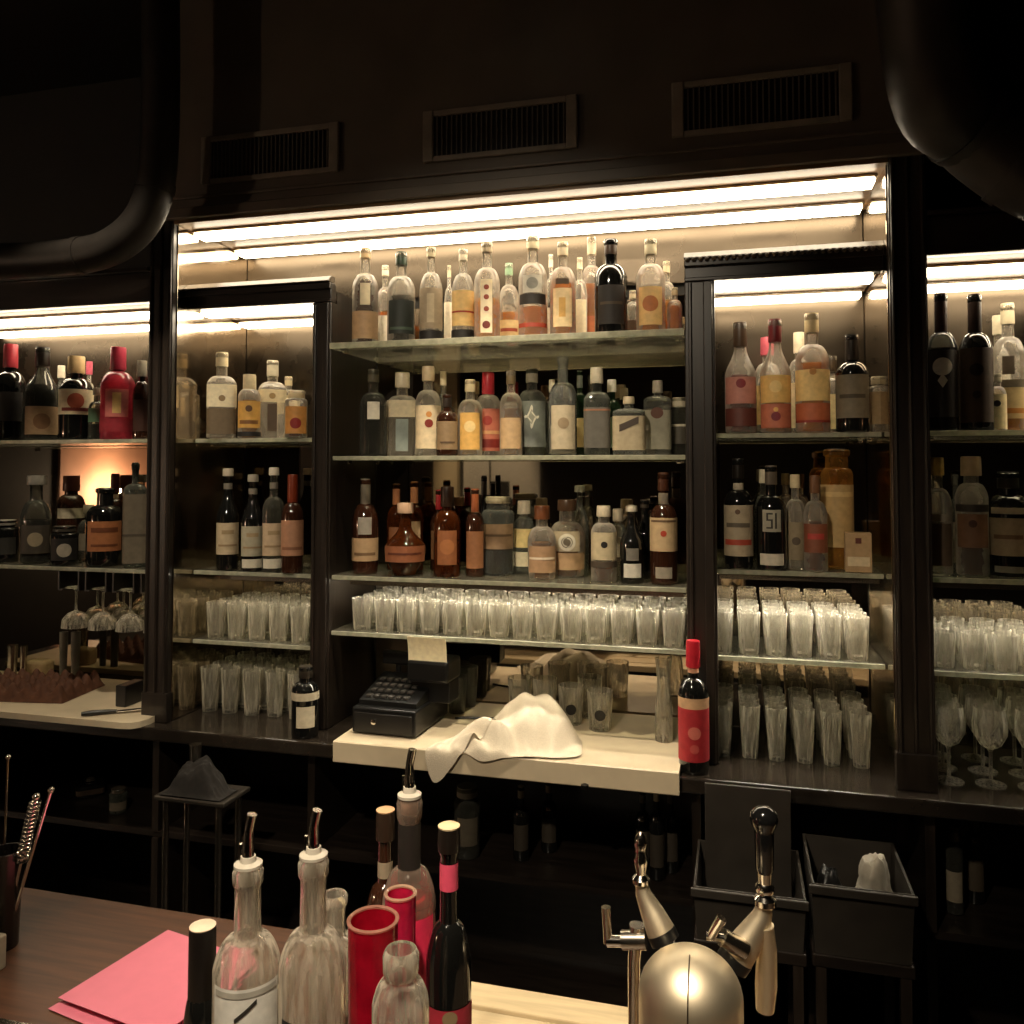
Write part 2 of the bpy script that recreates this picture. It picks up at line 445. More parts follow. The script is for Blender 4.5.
# ---- centre, top shelf
S1(365, 249, 26, F, CS1, 'spirit', 'clear', 'clear bottle of brown spirit with low tan label, leftmost on the top centre shelf', liq=('#5a2a0e', .66), cap=('#b59a72', .90), labels=[(.06, .34, 75, '#b08f6a'), (.40, .62, 22, '#d8c9a8')])
S1(385, 266, 17, B, CS1, 'spirit', 'clear', 'clear bottle half hidden behind the brown spirit and the black-green bottle', cap=('#e8ddc4', .88), labels=[(.1, .4, 60, W)], liq=('#e6aa50', .45))
S1(401, 253, 28, F, CS1, 'spirit', 'clear', 'clear round-shouldered bottle filled with black-green liqueur, top centre shelf', liq=('#10170f', .52), cap=('#2b3a2c', .86), labels=[(.10, .46, 60, '#1a211b', [('b', .14, .17, 50, '#4a5a4c')])])
S1(431, 248, 23, F, CS1, 'tall', 'clear', 'slim bottle with tall grey label and black band at the foot', cap=('#b8a988', .90), labels=[(.14, .56, 80, '#a08f76', [('b', .2, .5, 18, '#c0b092')]), (.02, .12, 100, K)])
S1(449, 266, 10, B, CS1, 'tall', 'clear', 'narrow pale bottle peeking out right of the slim grey label bottle', cap=('#e2d3b4', .86), labels=[(.1, .55, 80, '#efe4cc')])
S1(463, 250, 23, F, CS1, 'tall', 'clear', 'tall clear bottle with warm yellow label crossed by a thin red line', cap=('#dcd0b6', .88), labels=[(.16, .54, 70, '#e2bd7a', [('b', .30, .32, 66, '#a3402a')]), (.02, .12, 100, K)])
S1(487, 243, 26, F, CS1, 'spirit', 'clear', 'clear bottle with a column of rust red spots down its front', liq=('#f0c070', .42), cap=('#a8977a', .90), labels=[(.06, .60, 26, '#ead9b6', [('d', .52, .2, '#8b3a22'), ('d', .42, .2, '#8b3a22'), ('d', .30, .2, '#8b3a22'), ('d', .14, .3, '#6b2316')])])
S1(509, 264, 21, B, CS1, 'tall', 'clear', 'lower pale bottle with green stopper standing behind the spotted bottle', liq=('#f0b860', .40), cap=('#8fae8c', .86), labels=[(.1, .3, 70, '#e6c891', [('b', .16, .2, 50, '#ad4e36')])])
S1(533, 237, 29, F, CS1, 'spirit', 'clear', 'tallest clear bottle on the top shelf, with round grey crest over a black band', liq=('#e8a850', .30), cap=('#c4b898', .88), labels=[(.32, .42, 60, '#2b2722'), (.43, .60, 40, '#c8c3b4', [('d', .52, .4, '#8e8c82')]), (.1, .14, 70, '#a3402a')])
S1(551, 255, 12, B, CS1, 'tall', 'clear', 'thin clear bottle with white cap just right of the tallest crest bottle', cap=('#ece2cc', .86), labels=[(.1, .4, 70, W)])
S1(563, 243, 26, F, CS1, 'spirit', 'clear', 'clear bottle full of honey gold spirit with a dark spot at the shoulder', liq=('#e2a44e', .56), cap=('#d6c6a6', .86), labels=[(.10, .50, 44, '#ecd2a0', [('b', .2, .4, 14, '#d9a95c')]), (.54, .60, 30, '#4a3a28')])
S1(580, 258, 15, B, CS1, 'tall', 'clear', 'pale slim bottle behind the honey gold one', cap=('#e0d2b4', .86), labels=[(.1, .5, 60, '#efe0bd')])
S1(592, 238, 22, B+.01, CS1, 'spirit', 'clear', 'amber bottle with a terracotta band half covered by the black bottle', liq=('#dd9c48', .56), cap=('#d0c0a2', .84), labels=[(.06, .26, 70, '#b8683a')])
S1(611, 240, 33, F, CS1, 'spirit', 'black', 'big black bottle with sloping shoulders and thin neck on the top shelf', cap=('#3a2a1e', .84, 1.04), labels=[(.1, .5, 50, '#221b15', [('b', .3, .33, 40, '#4b3b2c')])])
S1(633, 291, 13, B, CS1, 'squat', 'clear', 'small short clear bottle in the gap right of the black bottle', cap=('#d8c8a8', .84), labels=[(.1, .4, 70, '#55402c')])
S1(651, 240, 29, F, CS1, 'spirit', 'clear', 'amber bottle with a round orange medallion, at the right of the top shelf', liq=('#e0a456', .48), cap=('#cbbf9f', .84), labels=[(.08, .48, 50, '#e0b878', [('d', .30, .55, '#b9703e')])])
S1(667, 262, 17, B, CS1, 'spirit', 'clear', 'pale gold bottle with cork cap tucked behind the medallion bottle', liq=('#ecc07a', .5), cap=('#e3d2ae', .86))
S1(675, 288, 15, F+.02, CS1, 'spirit', 'clear', 'short amber bottle, last at the right end of the top shelf', liq=('#d9963f', .6), cap=('#d9c39a', .84))
# ---- centre, second shelf
S2(373, 370, 27, F, CS2, 'spirit', 'dim', 'dark clear bottle with a white square at its side, leftmost on second shelf', cap=('#55503f', .86), labels=[(.42, .62, 26, '#d9d2c0')], liq=('#3c3a33', .58))
S2(402, 373, 30, F, CS2, 'square', 'clear', 'square-shouldered clear bottle with wide cream label and white cap', cap=('#d8cbb0', .82, 1.3), labels=[(.46, .66, 60, '#d4c6a6'), (.06, .44, 22, '#8c9690')])
S2(428, 367, 26, F+.03, CS2, 'spirit', 'clear', 'cream-labelled bottle with dark red splash and tall wooden stopper', cap=('#cdb896', .84, 1.3), labels=[(.08, .56, 70, '#ddc9a4', [('d', .36, .32, '#7d2418'), ('d', .46, .22, '#c98a48')])])
S2(443, 372, 15, B, CS2, 'tall', 'pale', 'pale bottle with cream stopper behind the red splash bottle', cap=('#e4d4b0', .84, 1.3), labels=[(.1, .5, 60, '#c9bb9b')])
S2(447, 395, 22, F-.02, CS2, 'spirit', 'dbrown', 'short dark brown bottle with grey-brown label on second shelf', cap=('#28201a', .80), labels=[(.10, .56, 66, '#8b7354', [('b', .2, .23, 40, '#5a4530')])])
S2(470, 380, 25, F, CS2, 'spirit', 'clear', 'clear bottle with yellow oval label left of the red-capped one', cap=('#d6c5a1', .84), labels=[(.08, .56, 50, '#d3a55a', [('d', .38, .45, '#e4c88a')])], liq=('#caa55f', .5))
S2(488, 373, 27, F+.01, CS2, 'spirit', 'clear', 'bottle with bright red cap and orange-red label', cap=('#b8303a', .74, 1.25), labels=[(.06, .56, 75, '#c4705a', [('b', .10, .2, 60, '#8b2a22'), ('b', .26, .3, 60, '#d8a070'), ('d', .42, .35, '#a53a32')])])
S2(511, 371, 23, F+.03, CS2, 'spirit', 'clear', 'golden bottle with tan label between red-capped bottle and diamond bottle', cap=('#6b5b44', .84), labels=[(.08, .44, 60, '#b99a72'), ], liq=('#a86f34', .55))
S2(532, 369, 30, F, CS2, 'taper', 'grey', 'silver-grey bottle with a pale diamond shaped emblem', cap=('#8f8775', .84), labels=[(.1, .62, 62, '#6e726c', [('l', .44, .80, '#cfcabb'), ('l', .44, .5, '#8d8c80')])])
S2(563, 357, 28, F, CS2, 'spirit', 'pale', 'clear bottle with extra long glass neck on second shelf', labels=[(.06, .50, 56, '#b5a78b', [('d', .32, .4, '#8d7a5e')])], liq=('#cfc6ac', .3))
S2(552, 380, 14, B, CS2, 'tall', 'pale', 'pale bottle with white cap behind the long-necked one', cap=('#d8cfba', .84, 1.3))
S2(580, 371, 16, B, CS2, 'tall', 'green', 'greenish bottle with yellowish label behind and right of the long-necked one', cap=('#6f7468', .80), labels=[(.1, .44, 60, '#d9bf83')])
S2(597, 368, 26, F, CS2, 'square', 'grey', 'dark grey square bottle with pale stopper on second shelf', cap=('#cfc4ae', .82, 1.3), labels=[(.08, .54, 66, '#57534a', [('b', .50, .52, 60, '#8a5d42')])])
S2(612, 380, 19, B, CS2, 'spirit', 'green', 'pale green bottle with white cap behind the dark grey square bottle', cap=('#f0ead8', .84, 1.3), labels=[(.1, .5, 50, '#8fa487')])
S2(629, 397, 32, F, CS2, 'block', 'pale', 'wide square pale bottle with a dark slanted mark, second shelf', cap=('#cdbf9e', .88, 1.2), labels=[(.08, .66, 66, '#a5977a', [('s', .46, .58, 30, '#3c3026')])])
S2(658, 381, 27, F, CS2, 'block', 'pale', 'square pale grey bottle with brown round seal and flared stopper', cap=('#a8a08e', .84, 1.25), labels=[(.08, .60, 62, '#8f8a76', [('d', .56, .42, '#5a3320')])])
S2(680, 398, 18, B, CS2, 'jar', 'dim', 'dim jar with pale lid at the right end of the second shelf', cap=('#bdb39b', .84, 1.1), labels=[(.2, .5, 60, '#4c463a'), (.5, .54, 80, '#d0c6ae')], name='jar')
# ---- centre, third shelf
S3(365, 479, 26, F, CS3, 'tall', 'dbrown', 'slim dark bottle with low tan label and long grey neck, leftmost on the third shelf', cap=('#6d6558', .70), labels=[(.14, .38, 80, '#a88b68', [('b', .2, .23, 50, '#6b5137')]), (.42, .60, 30, '#8d867a')])
S3(396, 484, 19, B, CS3, 'spirit', 'brown', 'brown bottle with copper neck foil behind the left of the round flask', cap=('#a06a48', .76), liq=('#5a280f', .56), labels=[(.2, .5, 50, '#7a4a2c')])
S3(414, 482, 19, B, CS3, 'spirit', 'brown', 'brown bottle with copper neck foil behind the right of the round flask', cap=('#b07850', .76), liq=('#5a280f', .56), labels=[(.3, .56, 40, '#b09070')])
S3(405, 503, 42, F, CS3, 'bulb', 'brown', 'round-bellied cognac flask with broad red-brown label', cap=('#caa88a', .86, 1.3), liq=('#6e3413', .5), labels=[(.20, .42, 66, '#8a5233', [('b', .3, .33, 50, '#5b2a16')])])
S3(439, 490, 18, B, CS3, 'wine', 'dbrown', 'dark bottle with red capsule behind the amber oval-label bottle', cap=('#a8282c', .76), labels=[(.15, .5, 60, '#6b4a30')])
S3(447, 487, 27, F, CS3, 'spirit', 'brown', 'amber brown bottle with tall oval copper label and black cap', cap=('#2a1b12', .78, 1.35), liq=('#4a1f0b', .55), labels=[(.14, .52, 44, '#8f5732', [('d', .34, .55, '#a5683c')])])
S3(475, 489, 19, F+.02, CS3, 'spirit', 'dbrown', 'small dark bottle with orange-brown label left of the straight-sided tumbler bottle', cap=('#a15a38', .72), labels=[(.10, .52, 60, '#8b5c3a')])
S3(498, 497, 33, F, CS3, 'jar', 'pale', 'stout straight glass bottle with grey-brown label and amber dregs', labels=[(.34, .66, 60, '#866b50', [('b', .5, .53, 50, '#5b452f')])], liq=('#4b2a14', .34), cap=('#b9a98c', .92, 1.02))
S3(484, 476, 15, Bk, CS3, 'champ', 'black', 'black champagne-shaped bottle standing at the back left of middle, third shelf', cap=('#3a3128', .80))
S3(524, 501, 20, B, CS3, 'squat', 'pale', 'small pale bottle with cream label and white lid behind the ornate decanters', cap=('#d8ccb4', .82, 1.4), labels=[(.36, .62, 70, '#d8c086'), (.1, .3, 60, '#d0c4a8')])
S3(542, 506, 29, F+.02, CS3, 'ring', 'clear', 'ornate glass decanter with tan label, left of the decanter with a round medallion', cap=('#7b4a2e', .82, 1.3), labels=[(.10, .46, 62, '#ad8a68', [('b', .28, .31, 56, '#e2d2b8')])], liq=('#a8713c', .5))
S3(567, 500, 37, F-.01, CS3, 'ring', 'clear', 'broad ornate decanter with a silver round medallion and tan label', cap=('#5c4432', .86, 1.2), labels=[(.10, .32, 66, '#b08f6a'), (.34, .60, 42, '#bfae92', [('d', .46, .46, '#e8e0d0'), ('d', .46, .30, '#6d6252')])], liq=('#a5723f', .5))
S3(580, 486, 18, Bk, CS3, 'tall', 'pale', 'tall clear carafe with silver stopper behind the medallion decanter', cap=('#dcd6c8', .93, 1.7))
S3(604, 506, 26, F, CS3, 'squat', 'clear', 'bottle with cream label bearing one black dot, third shelf', cap=('#c9bda2', .86, 1.2), labels=[(.30, .66, 70, '#c2b391', [('d', .50, .25, '#14110e')]), (.2, .28, 80, '#4a3f33')], liq=('#8a4f28', .2))
S3(618, 509, 18, B, CS3, 'squat', 'pale', 'pale bottle with ridged lid peeking behind the black dot bottle', cap=('#c7bca4', .82, 1.2), labels=[(.3, .6, 60, '#a59a82')])
S3(632, 506, 24, F, CS3, 'slope', 'black', 'small black bottle with silver foot label and pale cap', cap=('#bdb39f', .93, 1.25), labels=[(.08, .26, 44, '#c8c2b4'), (.30, .46, 30, '#6f6a60')])
S3(645, 500, 20, B, CS3, 'slope', 'black', 'black bottle in shade behind the silver-footed one', cap=('#3a342c', .9))
S3(664, 473, 27, F, CS3, 'wine', 'dbrown', 'tall dark bottle with cream label and small red emblem, rightmost on the third shelf', cap=('#4a2a1c', .84), labels=[(.30, .60, 80, '#b69c76', [('d', .46, .22, '#a0361f'), ('b', .56, .58, 60, '#5d4630')]), ('neck', .72, .82, '#8f8473'), (.06, .16, 36, '#8d8474')])

# ---- left flanking cabinet
GA = 'bottles on the upper shelf of the left cabinet'; GB = 'dark bottles on the lower shelf of the left cabinet'
bottle(221, 353, 28, F, FA, 'square', 'clear', 'square clear bottle with slender neck and white label, leftmost in the left cabinet', cap=('#e6d6b2', .84), labels=[(.36, .62, 66, '#e9dcba', [('d', .46, .22, '#8a7350')]), (.05, .34, 60, '#6a5a44')], group=GA)
bottle(249, 375, 22, F, FA, 'squat', 'clear', 'short bottle with amber yellow label, second from left in the left cabinet', cap=('#dccba4', .76, 1.25), labels=[(.16, .58, 70, '#c99a4c', [('d', .46, .3, '#5a3c20'), ('b', .22, .28, 50, '#7b5228')]), (.03, .10, 90, K)], liq=('#b98a48', .6), group=GA)
bottle(272, 361, 27, F, FA, 'square', 'clear', 'pale square bottle with dark vertical windows and silver neck', cap=('#c9bfa6', .80, 1.1), labels=[(.10, .44, 18, '#4f3d2b'), (.46, .62, 66, '#ddcba2', [('d', .54, .22, '#9a7c4c')])], group=GA)
bottle(296, 391, 22, F-.02, FA, 'jar', 'clear', 'short jar-like bottle with orange label and red patch by the cabinet post', cap=('#d7c59c', .84, 1.05), labels=[(.08, .66, 66, '#c98d48', [('d', .30, .5, '#8d2018')])], liq=('#7b3a1a', .6), group=GA)
bottle(288, 377, 22, B, FA, 'block', 'clear', 'pale flat-topped bottle behind the red and orange labelled one', labels=[(.40, .70, 60, '#e0cda2')], cap=('#d8c79f', .86), group=GA)
for px, pt, lc, cp, d in ((227, 469, '#b3a184', '#b5aa96', 'dark bottle with cream label and pale cap, leftmost low in the left cabinet'),
                          (252, 475, '#9c9580', '#8f887a', 'plain dark bottle with tall grey-cream label, second on its shelf in the left cabinet'),
                          (273, 468, '#b09a7e', '#c8c0ae', 'smoky clear bottle with cream label, third on its shelf in the left cabinet')):
    bottle(px, pt, 22, F, FBL, 'slope' if px != 273 else 'wine', 'black' if px != 273 else 'dim', d, cap=(cp, .93, 1.25),
           labels=[(.16, .47, 70, lc, [('b', .24, .26, 50, '#8d7658'), ('b', .36, .40, 30, '#95805f')]), ('neck', .80, .86, '#6c665a')] + ([(.04, .13, 60, '#c2bba9')] if px != 227 else []), group=GB)
bottle(292, 475, 22, F, FBL, 'wine', 'dbrown', 'dark bottle with rusty red capsule and salmon-brown label by the left cabinet post', cap=('#6e2a14', .72, 1.3), labels=[(.18, .54, 76, '#a2765a', [('b', .24, .27, 56, '#7b5038')])], group=GB)

# ---- right flanking cabinet
GA = 'bottles on the upper shelf of the right cabinet'; GB = 'bottles on the lower shelf of the right cabinet'
bottle(741, 323, 31, F, FA, 'slope', 'clear', 'pinkish bottle with dark red base, leftmost on the upper shelf of the right cabinet', cap=('#54402f', .78), liq=('#8a3436', .52), labels=[(.26, .50, 66, '#b7796a', [('d', .44, .3, '#7b1f26')]), (.06, .22, 70, '#5b2a20')], group=GA)
bottle(768, 338, 26, B, FA, 'spirit', 'clear', 'bottle with bright pink cap behind the yellow floral bottle', cap=('#d0606e', .82, 1.35), labels=[(.1, .5, 66, '#ddb878')], group=GA)
bottle(776, 320, 30, F, FA, 'slope', 'clear', 'bottle with yellow and rose floral label and dark red neck', cap=('#6b2024', .80), liq=('#d39a52', .5), labels=[(.26, .50, 70, '#dfb46a', [('d', .40, .4, '#eccb86')]), (.04, .25, 70, '#b7694e', [('d', .14, .3, '#7b2430'), ('d', .2, .15, '#e0b060')])], group=GA)
bottle(800, 333, 22, B, FA, 'spirit', 'clear', 'pale cream bottle with white cap behind the round-shouldered gold bottle', cap=('#efe3c6', .80, 1.3), labels=[(.06, .5, 70, '#efdcb0')], group=GA)
bottle(813, 314, 33, F, FA, 'spirit', 'clear', 'round-shouldered bottle with broad golden label and red-brown foot', cap=('#cdb98e', .84), liq=('#d59a4a', .58), labels=[(.26, .52, 76, '#ecca86', [('d', .50, .2, '#c28a48')]), (.08, .24, 76, '#b5623e', [('b', .08, .10, 70, '#8d2c1e')])], group=GA)
bottle(833, 356, 22, B, FA, 'spirit', 'clear', 'pale yellow bottle squeezed between the golden bottle and the dark round one', labels=[(.06, .5, 66, '#f0dca4')], cap=('#4a3d2c', .8), group=GA)
bottle(853, 335, 32, F, FA, 'wine', 'black', 'dark round bottle with grey-cream label and long black neck in the right cabinet', cap=('#221b15', .74), labels=[(.14, .58, 70, '#7c725e', [('b', .34, .38, 46, '#4b4232')])], group=GA)
bottle(881, 377, 22, F, FA, 'jar', 'clear', 'cream-labelled jar with pale lid beside the right pillar', cap=('#cdbf9d', .86, 1.1), labels=[(.14, .72, 76, '#a98e66')], name='jar', cat='jar', group=GA)
bottle(739, 459, 28, F, FBR, 'wine', 'black', 'black bottle with tall cream label and red band, leftmost low in the right cabinet', cap=('#1c1712', .82), labels=[(.12, .58, 80, '#a2937a', [('b', .22, .27, 60, '#a3402c'), ('b', .38, .42, 50, '#5d5344'), ('d', .52, .18, '#5d4634')]), ('neck', .70, .78, '#a99d88')], group=GB)
bottle(764, 470, 18, B, FBR, 'tall', 'dim', 'dim bottle with white cap behind the black bottle with square label', cap=('#c5baa2', .86, 1.3), group=GB)
m51 = bottle(772, 466, 29, F, FBR, 'wine', 'black', 'black bottle with small square grey label showing a dark cipher', cap=('#5a5044', .82), labels=[(.37, .58, 36, '#9a9482', [('r', .535, .55, -20, 4, '#2a251e'), ('r', .475, .535, -20, -13, '#2a251e'), ('r', .475, .49, -13, 4, '#2a251e'), ('r', .415, .475, -3, 4, '#2a251e'), ('r', .40, .415, -20, 4, '#2a251e'), ('r', .40, .55, 12, 19, '#2a251e')]), (.05, .16, 50, '#c9c0ac')], group=GB)
bottle(796, 475, 20, F+.03, FBR, 'spirit', 'clear', 'small clear bottle with cream cap left of the amber red-label bottle', cap=('#cdbd98', .86, 1.3), labels=[(.1, .5, 60, '#8b7c62', [('d', .3, .4, '#55483a')])], group=GB)
bottle(816, 476, 23, F, FBR, 'spirit', 'clear', 'amber bottle with red-brown label on the lower shelf of the right cabinet', cap=('#6b4a32', .82, 1.2), liq=('#7d3f1c', .52), labels=[(.20, .50, 70, '#7e4830', [('b', .34, .40, 40, '#b03c34')])], group=GB)
bottle(838, 449, 31, F+.09, FBR, 'jar', 'amber', 'tall tan bottle with black stopper and cream collar', cap=('#15110e', .85, .8), labels=[(.18, .70, 80, '#b09260', [('b', .6, .64, 66, '#c8aa74')]), ], liq=('#a88654', .7), group=GB)
# ---- left bay
GA = 'bottles on the upper shelf of the left bay'; GB = 'bottles on the lower shelf of the left bay'
bottle(9, 345, 28, F, FA, 'wine', 'black', 'black bottle with red capsule at the left edge of the left bay', cap=('#a8353f', .76, 1.3), labels=[(.2, .5, 50, '#1e1712')], group=GA)
bottle(41, 348, 31, F, FA, 'slope', 'dim', 'grey bottle with low tan label and dark thin neck in the left bay', cap=('#1d1611', .80), labels=[(.06, .36, 66, '#a08362', [('d', .2, .5, '#7b5a3c')])], liq=('#2b2620', .6), group=GA)
bottle(60, 366, 14, B, FA, 'slope', 'pale', 'slim pale clear bottle between the tan label and the big white roundel', cap=('#e3dac4', .84, 1.3), group=GA)
bottle(75, 357, 31, F, FA, 'spirit', 'black', 'black bottle with a large white and rust roundel', cap=('#d6b988', .80, 1.4), labels=[(.30, .60, 80, '#e2d3b0', [('d', .46, .5, '#b05a40'), ('b', .34, .38, 50, '#7b2a20')])], group=GA)
bottle(88, 362, 12, B, FA, 'tall', 'clear', 'narrow bottle with pink cap behind the white roundel bottle', cap=('#d4647a', .84, 1.5), labels=[(.1, .6, 70, '#ead9b4')], group=GA)
bottle(96, 388, 15, F, FA, 'spirit', 'dim', 'small grey bottle with green label in the left bay', cap=('#a8a292', .86, 1.3), labels=[(.34, .6, 70, '#6f9a78')], liq=('#5a6a60', .3), group=GA)
bottle(117, 348, 32, F, FA, 'spirit', 'pink', 'rose red bottle with pale yellow side label and red striped neck', cap=('#b83a50', .76, 1.25), labels=[(.08, .22, 80, '#8d1f2c'), (.24, .54, 40, '#c9726a', [('b', .28, .5, 14, '#e2bd7a')])], group=GA)
bottle(141, 361, 17, F, FA, 'tall', 'dbrown', 'brown bottle with white cap against the left pillar', cap=('#e6dcc6', .80, 1.6), labels=[(.1, .5, 60, '#3a1c10')], group=GA)
bottle(4, 520, 26, F, FBL, 'jar', 'black', 'squat black jar with grey lid at the left edge', cap=('#8f8b82', .88, 1.1), labels=[(.2, .6, 50, '#2c2a25')], group=GB, name='jar', cat='jar')
bottle(35, 476, 28, F, FBL, 'ring', 'dim', 'bell-shaped glass decanter with round beige label in the left bay', cap=('#8d897f', .90, 1.5), labels=[(.12, .44, 60, '#3b342b', [('d', .28, .5, '#8d8068')])], liq=('#2e1c10', .5), group=GB, name='decanter')
bottle(64, 526, 26, F-.02, FBL, 'jar', 'black', 'short black jar with white round label', cap=('#3a352d', .86, 1.1), labels=[(.14, .7, 60, '#15120f', [('d', .40, .52, '#9d9484')])], group=GB, name='jar', cat='jar')
bottle(70, 476, 26, B, FBL, 'squat', 'dbrown', 'brown bottle with dark cap and pale collar behind the short black jar', cap=('#4a2415', .82, 1.3), labels=[(.5, .62, 66, '#b3a890')], group=GB)
bottle(88, 505, 20, B, FBL, 'spirit', 'dim', 'small dim bottle with white lid left of the orange label bottle', cap=('#b5ab98', .84, 1.4), labels=[(.2, .5, 60, '#6b6252')], group=GB)
bottle(104, 488, 34, F, FBL, 'squat', 'black', 'black squat bottle with square orange-brown label', cap=('#2b1d14', .86, .8), labels=[(.20, .58, 62, '#a5683f', [('b', .44, .50, 44, '#6b3a1e'), ('b', .26, .29, 44, '#6b3a1e')])], group=GB)
bottle(114, 474, 18, B, FBL, 'wine', 'dbrown', 'brown-necked bottle behind the orange label bottle', cap=('#43180e', .78, 1.3), labels=[('neck', .72, .77, '#e0cfae')], group=GB)
bottle(134, 463, 22, F, FBL, 'block', 'grey', 'grey square bottle in a paper sleeve beside the left pillar', cap=('#3a2419', .86, .9), labels=[(.04, .70, 80, '#6a6050', [('b', .3, .32, 60, '#4b4236')])], group=GB)
# ---- right bay
GA = 'bottles on the upper shelf of the right bay'; GB = 'bottles on the lower shelf of the right bay'
bottle(943, 294, 29, F, FA, 'wine', 'dim', 'dark bottle with white flame-shaped emblem beside the right pillar', cap=('#3a241a', .72), liq=('#241b14', .60), labels=[(.10, .58, 66, '#2e261f', [('d', .46, .62, '#f2ecdf'), ('l', .36, .5, '#f2ecdf')])], group=GA)
bottle(977, 295, 31, F, FA, 'wine', 'black', 'black bottle with smoky brown label in the middle of the right bay', cap=('#241710', .72), labels=[(.06, .60, 66, '#4b3a2c', [('d', .44, .4, '#18120e'), ('d', .26, .25, '#1a140f')])], group=GA)
bottle(998, 374, 16, F-.02, FA, 'squat', 'clear', 'little cream bottle with one black dot in the right bay', cap=('#ded2b6', .86), labels=[(.04, .64, 90, '#e6d3a2', [('d', .48, .4, '#241a12')])], group=GA)
bottle(1010, 304, 30, F+.01, FA, 'spirit', 'clear', 'pale bottle with silver neck and gold-banded label at the right edge', cap=('#d5c8a8', .84), labels=[(.10, .40, 76, '#cdb27c', [('b', .14, .18, 70, '#b8782e'), ('b', .34, .4, 60, '#5f533f')]), (.44, .58, 20, '#564838')], liq=('#d9a860', .3), group=GA)
bottle(1000, 316, 22, B, FA, 'tall', 'clear', 'tall pale bottle standing behind the gold-banded one', cap=('#e8dcc0', .84, 1.3), labels=[(.1, .5, 60, W)], group=GA)
bottle(939, 458, 26, F, FBR, 'spirit', 'clear', 'clear bottle with yellow cap beside the right pillar', cap=('#e6c878', .85, 1.3), labels=[(.08, .44, 60, '#5a4a3a'), (.46, .52, 70, '#8b8272')], group=GB)
bottle(973, 457, 30, F, FBR, 'squat', 'clear', 'clear bottle with tan cork and square brown label in the right bay', cap=('#c6ae88', .84, 1.35), labels=[(.24, .52, 60, '#7d5a40', [('d', .44, .25, '#4b2a1a')]), (.54, .60, 70, '#3d362d')], liq=('#5c3a22', .4), group=GB)
bottle(957, 474, 15, B, FBR, 'tall', 'pale', 'slender pale bottle between the yellow-capped and the corked one', labels=[(.08, .5, 60, '#a89c86')], group=GB)
bottle(1010, 472, 38, F, FBR, 'squat', 'black', 'wide black bottle with cream square label at the right edge', cap=('#1e1a16', .84, 1.1), labels=[(.20, .56, 60, '#ab9a7c', [('b', .36, .40, 40, '#7a5f42')]), (.04, .10, 40, '#8a8272'), (.60, .66, 50, '#c4b79c')], group=GB)
# ------------------------------------------------------------------ room and back bar
XL, XR = -1.885, .4175
PW = .095
YF, YM = 2.50, 2.95
def z(d): return EYE+d
def qbox(name, mat, x0, x1, y0, y1, z0, z1, bev=0.0, parent=None, structure=False, label=None, cat=None):
    bm = bmesh.new(); box(bm, x0, x1, y0, y1, z0, z1, bev)
    if structure: return struct(name, bm, mat, label=label, cat=cat)
    o = finish(name, bm, mat, parent)
    if label: tag(o, label, cat)
    return o
FLOOR = pbr('dark_floor', (.02, .016, .013, 1), rough=.5, var=.4, scale=3)
PLASTER = pbr('dark_plaster', (.03, .024, .019, 1), rough=.8, var=.3, scale=2)
qbox('floor', FLOOR, -6.6, 3.1, -2.6, 3.1, -.1, 0, structure=True, label='dark floor of the bar room', cat='floor')
qbox('ceiling', WALLD, -6.6, 3.1, -2.6, 3.1, 3.45, 3.55, structure=True, label='dark ceiling of the bar room', cat='ceiling')
qbox('wall_back', WALLD, -6.6, 3.1, 2.97, 3.1, 0, 3.45, structure=True, label='dark wall behind the back bar', cat='wall')
qbox('wall_left', PLASTER, -6.6, -6.5, -2.6, 2.97, 0, 3.45, structure=True, label='dark plaster wall on the far left', cat='wall')
qbox('wall_right', PLASTER, 3.0, 3.1, -2.6, 2.97, 0, 3.45, structure=True, label='dark plaster wall on the far right', cat='wall')
qbox('wall_front', PLASTER, -6.5, 3.0, -2.6, -2.5, 0, 3.45, structure=True, label='dark plaster wall facing the back bar', cat='wall')

# fascia over the alcove, with its lower lip
bm = bmesh.new()
box(bm, XL-PW-.02, XR+PW+.02, YF, 2.97, z(.862), 3.45)
box(bm, XL-PW-.02, XR+PW+.02, YF-.018, YF, z(.862), z(.90), .004)
box(bm, XL-PW-.02, XR+PW+.02, YF-.01, YF, z(.93), z(.942), .003)
struct('trim_1', bm, FASC, label='dark fascia panel over the lit centre alcove', cat='fascia')
bm = bmesh.new(); box(bm, XL, XR, YF, YM, z(.850), z(.862))
struct('trim_2', bm, TAN, label='tan boarded soffit of the lit centre alcove', cat='soffit')
# pillars with beads
def pillar(n, x0, x1, lab):
    bm = bmesh.new(); box(bm, x0, x1, YF, 2.97, CT, z(.862))
    box(bm, x0-.004, x1+.004, YF-.006, YF+.03, CT, CT+.10, .003)
    w = x1-x0
    for f in (.10, .5, .90):
        tube(bm, [(x0+w*f, YF-.001, CT+.10), (x0+w*f, YF-.001, z(.86))], .006, 8)
    struct('trim_%d' % n, bm, WOOD, label=lab, cat='pillar')
pillar(3, XL-PW, XL, 'black wooden pillar between the left bay and the left cabinet')
pillar(4, XR, XR+PW, 'black wooden pillar between the right cabinet and the right bay')
